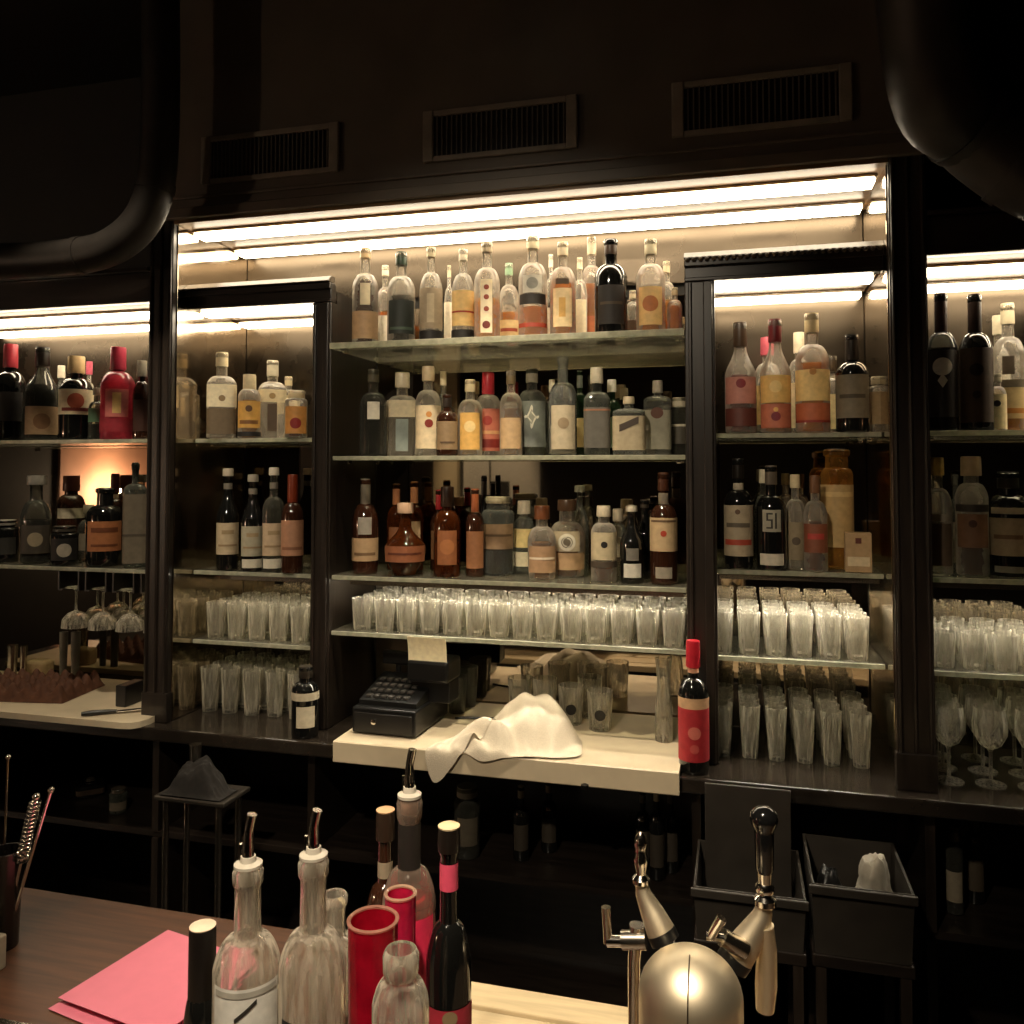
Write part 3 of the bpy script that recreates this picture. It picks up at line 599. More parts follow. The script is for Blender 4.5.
# headers of the outer bays
for n, x0, x1, lab in ((5, -3.25, XL-PW, 'dark header board over the left bay'), (6, XR+PW, 1.75, 'dark header board over the right bay')):
    bm = bmesh.new(); box(bm, x0, x1, YF+.01, YF+.05, z(.585), z(.69), .003); box(bm, x0, x1, YF-.015, YF+.06, z(.69), z(.705), .004)
    box(bm, x0, x1, YF+.05, 2.97, z(.60), z(.615)); struct('trim_%d' % n, bm, WOODH, label=lab, cat='header')
    bm = bmesh.new(); box(bm, x0, x1, YF+.05, YM, z(.585), z(.60)); struct('trim_%d' % (n+2), bm, TAN, label='tan soffit over the '+('left' if n == 5 else 'right')+' bay', cat='soffit')

# mirrors
def mir(name, m, x0, x1, y0, y1, z0, z1, lab):
    tag(qbox(name, m, x0, x1, y0, y1, z0, z1, .0015), lab, 'mirror')
mir('mirror', MIRS, XL+.005, -1.348, YM, YM+.006, FA-.014, z(.60), 'brown satin mirror in the upper part of the left cabinet')
mir('mirror', MIRR, XL+.005, -1.348, YM, YM+.006, CT+.002, FA-.015, 'clear tinted mirror in the lower part of the left cabinet')
mir('mirror', MIRR, -1.316, -.1225, YM, YM+.006, CT+.002, z(.60), 'tinted mirror behind the centre shelves')
mir('mirror', MIRS, -.08, XR-.005, YM, YM+.006, FA-.014, z(.60), 'brown satin mirror in the upper part of the right cabinet')
mir('mirror', MIRR, -.08, XR-.005, YM, YM+.006, CT+.002, FA-.015, 'clear tinted mirror in the lower part of the right cabinet')
mir('mirror', MIRS, XL+.005, XR-.005, YM, YM+.006, z(.642), z(.849), 'long tinted mirror strip under the alcove soffit')
mir('mirror', MIRS, -3.2, XL-PW-.005, YM, YM+.006, FA-.014, z(.584), 'brown satin mirror in the upper part of the left bay')
mir('mirror', MIRR, -3.2, XL-PW-.005, YM, YM+.006, CT+.002, FA-.015, 'clear tinted mirror in the lower part of the left bay')
mir('mirror', MIRS, XR+PW+.005, 1.7, YM, YM+.006, FA-.014, z(.584), 'brown satin mirror in the upper part of the right bay')
mir('mirror', MIRR, XR+PW+.005, 1.7, YM, YM+.006, CT+.002, FA-.015, 'clear tinted mirror in the lower part of the right bay')
mir('mirror', MIRE, XL, XL+.004, YF+.02, YM-.002, CT+.002, z(.849), 'hazy mirror on the left end wall of the alcove')
mir('mirror', MIRE, XR-.004, XR, YF+.02, YM-.002, CT+.002, z(.849), 'hazy mirror on the right end wall of the alcove')

# flanking cabinets: header, post, side panel, top
def beads(bm, x0, x1, y, zz, r=.0075, step=.019):
    n = int((x1-x0)/step)
    for i in range(n):
        xc = x0+(i+.5)*(x1-x0)/n
        lathe(bm, [(r*.5, -r*.87), (r*.87, -r*.5), (r, 0), (r*.87, r*.5), (r*.5, r*.87)], seg=8, org=(xc, y, zz))
def cabinet(label, x0, x1, post, panel, dent):
    t = thing('display_cabinet', label, 'cabinet', (0, 0, CT))
    oz = -CT
    def sub(nm, mat, *bs, bev=.003):
        bm = bmesh.new()
        for b in bs: box(bm, b[0], b[1], b[2], b[3], b[4]+oz, b[5]+oz, bev)
        return finish(nm, bm, mat, t)
    sub('header', WOODH, (x0, x1, 2.575, 2.61, z(.562), z(.628)), (x0, x1, 2.562, 2.575, z(.606), z(.628)), (x0, x1, 2.568, 2.58, z(.562), z(.574)))
    p0, p1 = post; w = p1-p0
    sub('post', WOOD, (p0, p1, 2.575, 2.62, CT+.002, z(.562)), (p0+w*.12, p0+w*.24, 2.566, 2.58, CT+.002, z(.56)), (p0+w*.62, p0+w*.92, 2.562, 2.58, CT+.002, z(.56)))
    q0, q1 = panel
    sub('side_panel', WOOD, (q0, q1, 2.62, YM-.001, CT+.002, z(.60)), bev=0)
    sub('top_panel', TAN, (x0+.004, x1-.004, 2.61, YM-.001, z(.575), z(.59)), bev=0)
    sub('roof', WOODH, (x0+.004, x1-.004, 2.61, YM-.001, z(.592), z(.606)), bev=0)
    bm = bmesh.new()
    pr_ = [(2.552, .629), (2.552, .632), (2.572, .650), (2.60, .650), (2.60, .629)]
    la = [bm.verts.new((x0, y, z(q)+oz)) for y, q in pr_]; lb_ = [bm.verts.new((x1, y, z(q)+oz)) for y, q in pr_]
    bm.faces.new(la); bm.faces.new(lb_[::-1])
    for k in range(5): bm.faces.new((la[k], la[(k+1) % 5], lb_[(k+1) % 5], lb_[k]))
    if dent: beads(bm, x0, x1, 2.556, z(.626)+oz)
    finish('crown_moulding', bm, MOULD, t, label) if False else finish('crown_moulding', bm, MOULD, t)
    return t
cabinet('black framed display cabinet left of the centre shelves', XL+.005, -1.318, (-1.388, -1.318), (-1.344, -1.320), False)
cabinet('black framed display cabinet right of the centre shelves, beaded crown', -.1445, XR-.005, (-.1445, -.056), (-.118, -.094), True)

# glass shelves
def shelf(label, x0, x1, ztop, y0=2.585, y1=YM-.004, th=.014):
    t = thing('glass_shelf', label, 'shelf', ((x0+x1)/2, y0, ztop-th), group='glass shelves')
    w = (x1-x0)/2
    bm = bmesh.new(); box(bm, -w, w, .008, y1-y0, 0, th-.0008)
    finish('shelf_plate', bm, SHELFG, t)
    bm = bmesh.new(); box(bm, -w, w, 0, .0075, -.001, th-.0008, .002)
    finish('polished_edge', bm, GEDGE, t)
    for xx in (-w+.02, w-.03):
        for yy in (.06, y1-y0-.07):
            bm = bmesh.new(); box(bm, xx, xx+.014, yy, yy+.02, -.012, -.0005, .002); finish('shelf_clip', bm, CHROME, t)
    return t
CL0, CL1 = -1.315, -.1465
FL0, FL1, FR0, FR1 = XL+.008, -1.349, -.09, XR-.008
shelf('top glass shelf of the centre, seen from below', CL0, CL1, CS1, 2.555, th=.02)
shelf('second glass shelf of the centre', CL0, CL1, CS2)
shelf('third glass shelf of the centre, above the tumblers', CL0, CL1, CS3)
shelf('lowest centre glass shelf carrying the tumblers', CL0, CL1, CS4)
shelf('upper glass shelf of the left cabinet', FL0, FL1, FA, 2.625)
shelf('middle glass shelf of the left cabinet, under the dark bottles', FL0, FL1, FBL, 2.625)
shelf('lower glass shelf of the left cabinet, under the tumblers', FL0, FL1, FCL, 2.625)
shelf('upper glass shelf of the right cabinet', FR0, FR1, FA, 2.625)
shelf('middle glass shelf of the right cabinet, under the lower row of bottles', FR0, FR1, FBR, 2.625)
shelf('lower glass shelf of the right cabinet, under the tumblers', FR0, FR1, FCR, 2.625)
BL0, BL1, BR0, BR1 = -3.2, XL-PW-.006, XR+PW+.006, 1.7
shelf('upper glass shelf of the left bay', BL0, BL1, FA)
shelf('lower shelf of the left bay, above the hanging coupes', BL0, BL1, FBL)
shelf('upper glass shelf of the right bay', BR0, BR1, FA)
shelf('middle glass shelf of the right bay', BR0, BR1, FBR)
shelf('lower glass shelf of the right bay, under the tumblers', BR0, BR1, FCR)

# strip lights
def strip(label, x0, x1, ztop, y0=2.635, y1=2.71):
    t = thing('strip_light', label, 'strip light', ((x0+x1)/2, (y0+y1)/2, ztop), group='strip lights under the soffits')
    w, d = (x1-x0)/2, (y1-y0)/2
    bm = bmesh.new(); box(bm, -w, w, -d, d, -.010, -.0006, .002); finish('housing', bm, STEEL, t)
    bm = bmesh.new(); box(bm, -w+.006, w-.006, -d+.004, d-.004, -.025, -.0102, .004); finish('diffuser', bm, TUBE, t)
for y0, w1, w2 in ((2.58, 'front', 'nearer'), (2.835, 'rear', 'farther')):
    strip('long warm strip light under the alcove soffit, the %s of two' % w2, -1.872, .404, z(.850), y0, y0+.08)
    y0 += .046 if w1 == 'front' else .034
    strip('short warm strip light in the left cabinet, the %s of two' % w2, -1.872, -1.36, z(.575), y0, y0+.07)
    strip('short warm strip light in the right cabinet, the %s of two' % w2, -.085, .402, z(.575), y0, y0+.07)
    strip('warm strip light in the left bay, the %s of two' % w2, -3.1, -1.995, z(.585), y0, y0+.07)
    strip('warm strip light in the right bay, the %s of two' % w2, .525, 1.6, z(.585), y0, y0+.07)

# slim lamps in channels under the shelves that carry the bottles over the glasses
def led(label, x0, x1, ztop, mat, y0=2.602):
    t = thing('led_strip', label, 'strip light', ((x0+x1)/2, y0, ztop), group='slim lamps under the shelves'); w = (x1-x0)/2
    bm = bmesh.new(); box(bm, -w, w, 0, .002, -.017, -.0004); box(bm, -w, w, .0021, .020, -.003, -.0004); finish('channel', bm, STEEL, t)
    bm = bmesh.new(); box(bm, -w+.004, w-.004, .003, .017, -.012, -.0032, .002); finish('diffuser', bm, mat, t)
led('slim lamp under the third centre shelf', CL0+.06, CL1-.01, CS3-.0141, LED)
led('slim lamp under the middle shelf of the left cabinet', FL0+.10, FL1-.05, FBL-.0141, LEDW, 2.64)
led('slim lamp under the middle shelf of the right cabinet', FR0+.04, FR1-.01, FBR-.0141, LEDS, 2.64)
led('slim lamp under the middle shelf of the right bay', .53, 1.6, FBR-.0141, LED)

# vents on the fascia
def vent(label, px0, px1, py0, py1):
    a = at(px0, py1, YF); xa = xat(px0, YF, z(1.03)); xb = xat(px1, YF, z(1.03))
    t = thing('vent_grille', label, 'vent', ((xa+xb)/2, YF, z(.975)), group='vent grilles in the fascia')
    w = (xb-xa)/2; h = .165
    bm = bmesh.new(); fw = .035
    box(bm, -w, -w+fw, -.016, -.0005, 0, h, .004); box(bm, w-fw, w, -.016, -.0005, 0, h, .004)
    box(bm, -w+fw, w-fw, -.012, -.0005, 0, .018, .003); box(bm, -w+fw, w-fw, -.012, -.0005, h-.018, h, .003)
    finish('frame', bm, VENTF, t)
    bm = bmesh.new()
    n = int((2*w-2*fw)/.016)
    for i in range(n):
        xc = -w+fw+.012+(i)*(2*w-2*fw-.02)/max(1, n-1)
        box(bm, xc-.002, xc+.002, -.009, -.002, .0185, h-.0185)
    finish('slats', bm, FASC, t)
    bm = bmesh.new(); box(bm, -w+fw, w-fw, -.0019, -.0004, .0185, h-.0185); finish('backing', bm, WALLD, t)
vent('dark vent grille at the left of the fascia', 203, 340, 125, 172)
vent('dark vent grille in the middle of the fascia', 424, 578, 97, 150)
vent('dark vent grille at the right of the fascia', 672, 852, 68, 125)

# ducts
def duct(label, pts, r, bands):
    bm = bmesh.new(); sp = spline(pts, 8); tube(bm, sp, r, 20)
    t = finish('air_duct', bm, DUCT, None, True); tag(t, label, 'duct')
    for k in bands:
        bm = bmesh.new(); tube(bm, [sp[k], sp[k]+(sp[k+1]-sp[k]).normalized()*.03], r*1.05, 20); finish('joint_band', bm, DUCT, t, True)
duct('dull round duct bending down at the upper right', [Vector((at(905, -30, 2.0).x, 1.9, 3.449)), at(930, 60, 2.16), at(975, 130, 2.28), at(1060, 185, 2.3), at(1160, 195, 2.3)], .105, (3, 14, 20))
duct('dark round duct bending up above the left bay', [at(-30, 262, 2.34), at(60, 258, 2.34), at(115, 245, 2.34), at(150, 205, 2.34), at(160, 130, 2.34), Vector((at(160, 0, 2.34).x, 2.34, 3.449))], .06, (10, 26))
# back counter with its open base
bm = bmesh.new(); box(bm, -3.25, 1.75, 2.44, 2.96, CT-.045, CT, .006)
tag(finish('back_counter', bm, COUNT), 'long dark polished counter of the back bar', 'counter')
t = thing('counter_base', 'black open shelving base under the back counter', 'shelving', (0, 0, 0))
SHY0 = 2.50
zs1 = EYE-1.235
for (x0, x1, y0, y1, z0, z1, nm) in [(-3.24, 1.74, 2.93, 2.955, .001, CT-.047, 'back_panel'), (-3.24, 1.74, 2.5, 2.929, zs1-.02, zs1, 'shelf_board'),
                                     (-3.24, 1.74, 2.5, 2.929, .08, .1, 'shelf_board'), (-3.24, 1.74, 2.52, 2.54, .001, .079, 'plinth')]:
    bm = bmesh.new(); box(bm, x0, x1, y0, y1, z0, z1); finish(nm, bm, WOODH, t)
for xx in (-2.6, -1.93, -1.345, -.13, .48, 1.2):
    bm = bmesh.new(); box(bm, xx, xx+.025, 2.49, 2.929, .101, zs1-.021); box(bm, xx, xx+.025, 2.49, 2.929, zs1+.001, CT-.047); finish('divider', bm, WOOD, t)

# ------------------------------------------------------------------ glassware
def glass_mesh(R, H, tb=.8, th=.0025, base=.012, seg=16, flute=0):
    bm = bmesh.new()
    lathe(bm, [(R*tb*.95, 0), (R*tb, .003), (R*(tb+(1-tb)*.5), H*.5), (R, H), (R-th, H), (R*(tb+(1-tb)*.5)-th, H*.5), (R*tb-th, base), (R*tb*.5, base*.9)], seg=seg)
    return bm
proto = {}
def glass(kind, label, x, y, zz, group, R=.034, H=.10, tb=.82, name='tumbler', cat='glass', flip=False):
    key = (kind, label)
    if key not in proto:
        o = finish(name, glass_mesh(R, H, tb), TUMB, None, True)
        tag(o, label, cat, group); proto[key] = o; first = True
    else:
        o = proto[key].copy(); C.objects.link(o)
    o.location = (x, y, zz+(H if flip else 0)); o.rotation_euler = (PI if flip else 0, 0, random.uniform(0, 6))
    return o
def grid(kind, label, group, x0, x1, nx, ys, zz, **k):
    for j, y in enumerate(ys):
        for i in range(nx):
            glass(kind, label, x0+(x1-x0)*i/(nx-1)+random.uniform(-.002, .002), y+random.uniform(-.003, .003), zz, group, **k)
grid('c', 'clear tumbler in the packed rows on the lowest centre shelf', 'tumblers on the lowest centre shelf', -1.225, -.188, 14, (2.64, 2.725, 2.81, 2.895), CS4, R=.036, H=.105)
grid('lc', 'clear highball glass in the rows on the lower glass shelf of the left cabinet', 'glasses on the left cabinet shelf', -1.82, -1.40, 6, (2.68, 2.76, 2.84, 2.91), FCL, R=.034, H=.125)
grid('lt', 'clear tall glass in the rows on the counter in the left cabinet', 'tall glasses on the counter in the left cabinet', -1.835, -1.40, 6, (2.67, 2.745, 2.825, 2.905), CT, R=.034, H=.155, tb=.75)
grid('rc', 'clear tumbler in the bright rows on the lower shelf of the right cabinet', 'tumblers on the right cabinet shelf', -.045, .345, 6, (2.68, 2.755, 2.83, 2.905), FCR, R=.034, H=.125)
grid('rt', 'clear tall glass in the six receding rows on the counter in the right cabinet', 'tall glasses on the counter in the right cabinet', -.045, .345, 6, (2.66, 2.735, 2.81, 2.885), CT, R=.031, H=.155, tb=.72)
grid('bc', 'clear tumbler on the lower glass shelf of the right bay', 'tumblers on the right bay shelf', .565, .885, 5, (2.64, 2.72, 2.80, 2.88), FCR, R=.034, H=.10)
def stem_profile(R, H):
    return [(R*.85, 0), (R*.86, .003), (R*.3, .007), (.005, .014), (.0042, H*.42), (.008, H*.46), (R*.6, H*.52), (R*.95, H*.66), (R, H*.8), (R*.9, H), (R*.9-.002, H), (R-.002, H*.8), (R*.95-.002, H*.66), (R*.58, H*.535), (.004, H*.49)]
def coupe_profile(R, H):
    return [(R*.75, 0), (R*.76, .003), (R*.25, .007), (.0045, .014), (.004, H*.55), (.008, H*.60), (R*.6, H*.66), (R*.93, H*.80), (R, H), (R-.002, H), (R*.93-.002, H*.80), (R*.58, H*.675), (.003, H*.625)]
wine = None
for j, y in enumerate((2.60, 2.71, 2.82)):
    for i in range(4):
        if wine is None:
            bm = bmesh.new(); lathe(bm, stem_profile(.045, .21), seg=20); wine = finish('wine_glass', bm, TUMB, None, True)
            tag(wine, 'stemmed wine glass in the rows on the counter of the right bay', 'glass', 'wine glasses on the right bay counter'); o = wine
        else: o = wine.copy(); C.objects.link(o)
        o.location = (.565+.105*i+.008*j, y, CT)
# coupes hung upside down from a rack under the lower shelf of the left bay
rk = thing('glass_rack', 'dark glass hanging rack under the lower shelf of the left bay', 'rack', (-2.22, 2.76, FBL-.0155))
coupe = None
for i in range(4):
    bm = bmesh.new(); xx = -.18+.12*i
    for s in (-1, 1):
        box(bm, xx+s*.034-.006, xx+s*.034+.006, -.15, .15, -.075, -.070); box(bm, xx+s*.044-.003, xx+s*.044+.003, -.15, .15, -.075, 0)
    finish('rail', bm, WOODH, rk)
    for j in range(3):
        if coupe is None:
            bm = bmesh.new(); lathe(bm, coupe_profile(.05, .15), seg=20); coupe = finish('coupe_glass', bm, TUMB, None, True)
            tag(coupe, 'stemmed coupe glass hanging upside down in the left bay', 'glass', 'hanging coupes in the left bay'); o = coupe
        else: o = coupe.copy(); C.objects.link(o)
        o.location = (-2.22+xx, 2.65+.11*j, FBL-.0155-.0695+.0035); o.rotation_euler = (PI, 0, 0)
# ------------------------------------------------------------------ on the back counter
# centre worktop
wx0, wx1 = xat(333, 2.41, WT), xat(679, 2.41, WT)
bm = bmesh.new()
xm = xat(585, 2.41, WT)
pf = [(2.413, WT), (2.41, WT-.003), (2.41, CT-.040), (2.413, CT-.043), (2.4385, CT-.043), (2.4385, CT+.0008), (2.935, CT+.0008), (2.935, WT)]
l_ = [bm.verts.new((wx0, y, q)) for y, q in pf]; r_ = [bm.verts.new((wx1, y, q)) for y, q in pf]
bm.faces.new(l_); bm.faces.new(r_[::-1])
for k in range(8): bm.faces.new((l_[k], l_[(k+1) % 8], r_[(k+1) % 8], r_[k]))
wt = finish('worktop_slab', bm, CREAM); tag(wt, 'cream stone worktop slab on the counter below the centre shelves', 'worktop')
bm = bmesh.new(); lathe(bm, [(.006, 0), (.011, .002), (.011, .012), (.004, .015)], seg=12)
o = finish('stopper_knob', bm, BLACKP, wt, True); o.location = (xm, 2.405, CT-.046)

# till
tx = xat(386, 2.5, WT); til = thing('cash_till', 'black till with a printer on the left of the cream worktop', 'till', (tx, 2.62, WT+.0005), -.04)
bm = bmesh.new(); box(bm, -.11, .11, -.13, .15, .004, .085, .006); finish('drawer_box', bm, BLACKP, til)
bm = bmesh.new(); box(bm, -.10, .10, -.1345, -.1305, .012, .070, .002); finish('drawer_front', bm, pbr('till_front', (.012, .011, .010, 1), rough=.4), til)
bm = bmesh.new(); lathe(bm, [(.009, 0), (.009, .006), (.005, .008)], seg=12); o = finish('lock', bm, CHROME, til, True); o.location = (-.03, -.135, .045); o.rotation_euler = (PI/2, 0, 0)
bm = bmesh.new()
v = [bm.verts.new(c) for c in ((-.10, -.10, .0855), (.10, -.10, .0855), (.10, .08, .0855), (-.10, .08, .0855), (-.10, -.10, .100), (.10, -.10, .100), (.10, .08, .15), (-.10, .08, .15))]
for q in ((0,1,2,3),(4,5,6,7),(0,1,5,4),(1,2,6,5),(2,3,7,6),(3,0,4,7)): bm.faces.new([v[i] for i in q])
finish('keypad_wedge', bm, BLACKP, til)
bm = bmesh.new()
for i in range(6):
    for j in range(4):
        xx, yy = -.075+.026*i, -.075+.034*j; zz = .100+(yy+.10)/.18*.05
        box(bm, xx-.009, xx+.009, yy-.011, yy+.011, zz-.002, zz+.007, .002)
finish('keys', bm, pbr('till_keys', (.05, .045, .04, 1), rough=.4), til)
bm = bmesh.new(); tube(bm, [(-.06, .11, .085), (-.06, .115, .17)], .010, 10); finish('display_pole', bm, BLACKP, til, True)
bm = bmesh.new(); box(bm, -.115, .0, .095, .125, .17, .215, .006); finish('display', bm, BLACKP, til)
a = at(407, 637, 2.575); c = at(446, 663, 2.575)
r0, r1 = a.x-tx, c.x-tx; zt_ = c.z-WT
bm = bmesh.new(); box(bm, r0-.004, r1+.006, -.035, .09, .151, zt_, .01); box(bm, r0, r1, .0, .085, .080, .1508, .004); finish('printer', bm, BLACKP, til)
bm = bmesh.new()
g = []
for i in range(9):
    t_ = i/8; g.append([bm.verts.new((xx, -.028-.012*t_*t_+oy, zt_-.004+t_*(a.z-c.z+.004))) for oy in (0, .0015) for xx in (r0, r1)])
for u, v in zip(g, g[1:]):
    for k in ((0, 1), (1, 3), (3, 2), (2, 0)): bm.faces.new((u[k[0]], u[k[1]], v[k[1]], v[k[0]]))
bm.faces.new((g[-1][0], g[-1][1], g[-1][3], g[-1][2])); bm.faces.new((g[0][0], g[0][1], g[0][3], g[0][2]))
finish('receipt_paper', bm, paper('#f6e6bf'), til)
# cable
bm = bmesh.new(); zc = WT+.005
tube(bm, spline([(xat(455, 2.72, WT), 2.72, zc), (xat(470, 2.74, WT), 2.735, zc), (xat(495, 2.74, WT), 2.745, zc), (xat(508, 2.70, WT), 2.735, zc), (xat(512, 2.70, WT), 2.70, zc)], 6), .004, 8)
tag(finish('cable', bm, BLACKP, None, True), 'thin black cable running from the till under the towel', 'cable')
# loose glasses
for i, (px, y, lab) in enumerate(((457, 2.80, 'smoky tumbler beside the till, the nearer of two'), (468, 2.885, 'smoky tumbler beside the till, the farther of two'))):
    tag(finish('tumbler', glass_mesh(.036, .125 if i == 0 else .14, .8), thin('#b8b8aa', haze=.12, tr='#c2c4ba', name='smoky_glass'), None, True, (xat(px, y, WT), y, WT+.0005)), lab, 'glass')
for px, y, mark, h, lab in ((600, 2.74, 1, .125, 'pint tumbler with a dark oval mark at the right of the towel'), (571, 2.78, 1, .125, 'pint tumbler with a dark oval mark close behind the towel'),
                        (545, 2.83, 0, .13, 'plain pint tumbler behind the top of the towel'), (520, 2.86, 0, .12, 'plain pint tumbler at the far left behind the towel'), (590, 2.87, 0, .135, 'plain pint tumbler at the back against the mirror')):
    t = thing('pint_tumbler', lab, 'glass', (xat(px, y, WT), y, WT+.0005), face_cam(xat(px, y, WT), y))
    finish('glass_wall', glass_mesh(.043, h, .84, .003), TUMB, t, True)
    if mark:
        bm = bmesh.new(); disc_patch(bm, .0395, .055, .017, eps=.0028); finish('printed_mark', bm, paper('#1b1814'), t, True)
px = 664; x_ = xat(px, 2.68, WT); p = Vector((x_, 2.68, WT))
t = thing('glass_carafe', 'tall clear glass carafe at the right end of the cream worktop', 'carafe', (x_, 2.68, WT+.0005))
bm = bmesh.new(); lathe(bm, [(.027, 0), (.028, .004), (.027, .10), (.021, .15), (.021, .20), (.026, .255), (.0235, .255), (.0185, .20), (.0185, .15), (.0245, .10), (.025, .012)], seg=18); finish('glass_wall', bm, TUMB, t, True)
# towel
def towel():
    from mathutils import noise
    B_ = [(582, 2.53), (579, 2.46), (560, 2.425), (535, 2.415), (505, 2.40), (480, 2.385), (462, 2.405), (448, 2.37), (436, 2.335), (424, 2.325), (424, 2.39), (436, 2.45), (452, 2.52), (466, 2.60), (492, 2.70), (530, 2.745), (566, 2.70), (580, 2.61)]
    P = [Vector((xat(px, y, WT), y, 0)) for px, y in B_]
    c = Vector((xat(526, 2.57, WT), 2.57, 0))
    n = 150; m = 64
    P2 = []
    for k in range(len(P)):
        pr, p0, p1, p2 = P[k-1], P[k], P[(k+1) % len(P)], P[(k+2) % len(P)]
        for q in range(10):
            t = q/10
            P2.append(.5*((2*p0)+(p1-pr)*t+(2*pr-5*p0+4*p1-p2)*t*t+(3*p0-pr-3*p1+p2)*t**3))
    bm = bmesh.new(); rings = []
    hx, hy = xat(542, 2.62, WT), 2.62
    lx, ly = xat(488, 2.47, WT), 2.47
    def hgt(p, r):
        g = .118*math.exp(-((((p.x-hx)/.145)**2+((p.y-hy)/.125)**2)**1.5)) + .060*math.exp(-((((p.x-lx)/.105)**2+((p.y-ly)/.065)**2)**1.4))
        q1 = Vector((xat(468, 2.42, WT), 2.40)); d1 = math.hypot(p.x-q1.x, (p.y-q1.y)*1.1)
        q2 = Vector((xat(585, 2.50, WT), 2.47)); d2 = math.hypot(p.x-q2.x, p.y-q2.y)
        wv = noise.noise(Vector((p.x*9, p.y*9, 1.3)))
        f = .024*math.sin(d1*62+wv*3.2)*math.exp(-(d1/.26)**2) + .023*math.sin(d2*70+wv*4)*math.exp(-(d2/.16)**2)
        f += .030*noise.noise(Vector((p.x*8, p.y*10, 5.1))) + .014*noise.noise(Vector((p.x*20, p.y*17, 9.4)))
        e = max(0, 1-r**5)
        return max(.006, (g+f*(.35+.65*min(1, g/.05)))*e + .006)
    for i in range(m+1):
        r = i/m; ring = []
        for q in P2:
            p = c+(q-c)*r
            h = hgt(p, r)
            zz = WT+h; yy = p.y
            d = 2.412-yy
            if d > 0:
                yy = 2.412-.016*(1-math.exp(-d/.012)); zz = WT+h-1.2*max(0, d-.010*(1-math.exp(-d/.01)))
            ring.append(bm.verts.new((p.x, yy, zz)))
            if r == 0: break
        rings.append(ring)
    L = len(P2)
    for k in range(L): bm.faces.new((rings[0][0], rings[1][k], rings[1][(k+1) % L]))
    for a, b in zip(rings[1:], rings[2:]):
        for k in range(L): bm.faces.new((a[k], a[(k+1) % L], b[(k+1) % L], b[k]))
    o = finish('bar_towel', bm, TOWEL, None, True)
    for f in o.data.polygons: f.use_smooth = True
    tag(o, 'crumpled white bar towel heaped on the cream worktop, one corner over the edge', 'towel')
towel()
# bottles on the counter
bottle(694, 641, 30, 2.50, CT, 'wine', 'black', 'wine bottle with red capsule and large red label in front of the cabinet post', cap=('#b3202e', .80, 1.3),
       labels=[(.10, .50, 85, '#a3222a', [('d', .32, .42, '#c4685a'), ('d', .2, .3, '#b44a44')]), (.50, .58, 85, '#c09a74'), ('neck', .76, .80, '#d9a080')], name='wine_bottle')
bottle(305, 666, 27, 2.50, CT, 'squat', 'black', 'dark bottle with two white labels in front of the left cabinet post', cap=('#2a241d', .84), labels=[(.54, .65, 80, '#b5aa92'), (.16, .46, 40, '#c2b69c')], name='bottle')
# box beside the tan bottle, a small bracket lamp, a price card
x_ = xat(858, 2.66, FBR)
bm = bmesh.new(); box(bm, -.036, .036, -.022, .022, 0, .115, .002)
t = finish('spirit_carton', bm, paper('#a88b64'), None, loc=(x_, 2.655, FBR+.0005)); t.rotation_euler = (0, 0, -.05); tag(t, 'small tan carton beside the tall tan bottle in the right cabinet', 'carton', )
bm = bmesh.new(); box(bm, -.008, .008, -.0235, -.0222, .084, .100); finish('printed_mark', bm, paper('#5b2a1c'), t)
bm = bmesh.new(); box(bm, -.03, .03, -.0235, -.0222, .018, .045); finish('printed_band', bm, paper('#cdbb98'), t)

# ---- left bay counter: board, egg tray, little cups
ly0 = 2.40
lx1 = xat(140, 2.42, CT+.016)
bm = bmesh.new()
pts = [(-3.1, 2.40), (lx1-.06, 2.40), (lx1-.025, 2.408), (lx1-.006, 2.43), (lx1, 2.47), (lx1+.0, 2.88), (-3.1, 2.88)]
for zz in (CT+.001, CT+.02): pass
lo = [bm.verts.new((x, y, CT+.001)) for x, y in pts]; hi = [bm.verts.new((x, y, CT+.022)) for x, y in pts]
bm.faces.new(lo[::-1]); bm.faces.new(hi)
for k in range(len(pts)):
    j = (k+1) % len(pts); bm.faces.new((lo[k], lo[j], hi[j], hi[k]))
brd = finish('serving_board', bm, CREAM); tag(brd, 'cream board with a rounded corner on the counter of the left bay', 'board')
BZ = CT+.0225
def pulp_tray():
    # dimpled tray lying askew: corners taken in the board's plane
    A = onz(-60, 700, BZ); Bq = onz(62, 704, BZ); D = onz(146, 668, BZ)
    U = (Bq-A); V = (D-Bq); V = V.normalized()*.26; U = U.normalized()*.42
    o3 = Bq - U
    nx, ny = 84, 60; bm = bmesh.new(); g = []
    for i in range(nx+1):
        row = []
        for j in range(ny+1):
            u, v = i/nx, j/ny
            h = .030+.034*(math.sin(u*PI*7)**2)*(math.sin(v*PI*5)**2)
            e = min(u, 1-u, v*.8, (1-v)*.8)*22
            h = h*min(1, e)+.001
            p = o3+U*u+V*v; row.append(bm.verts.new((p.x, p.y, BZ+h)))
        g.append(row)
    for i in range(nx):
        for j in range(ny): bm.faces.new((g[i][j], g[i+1][j], g[i+1][j+1], g[i][j+1]))
    b0 = [g[0][0], g[nx][0], g[nx][ny], g[0][ny]]
    o = finish('dimpled_tray', bm, RUST, None, True); tag(o, 'rust brown dimpled tray lying on the cream board of the left bay', 'tray')
pulp_tray()
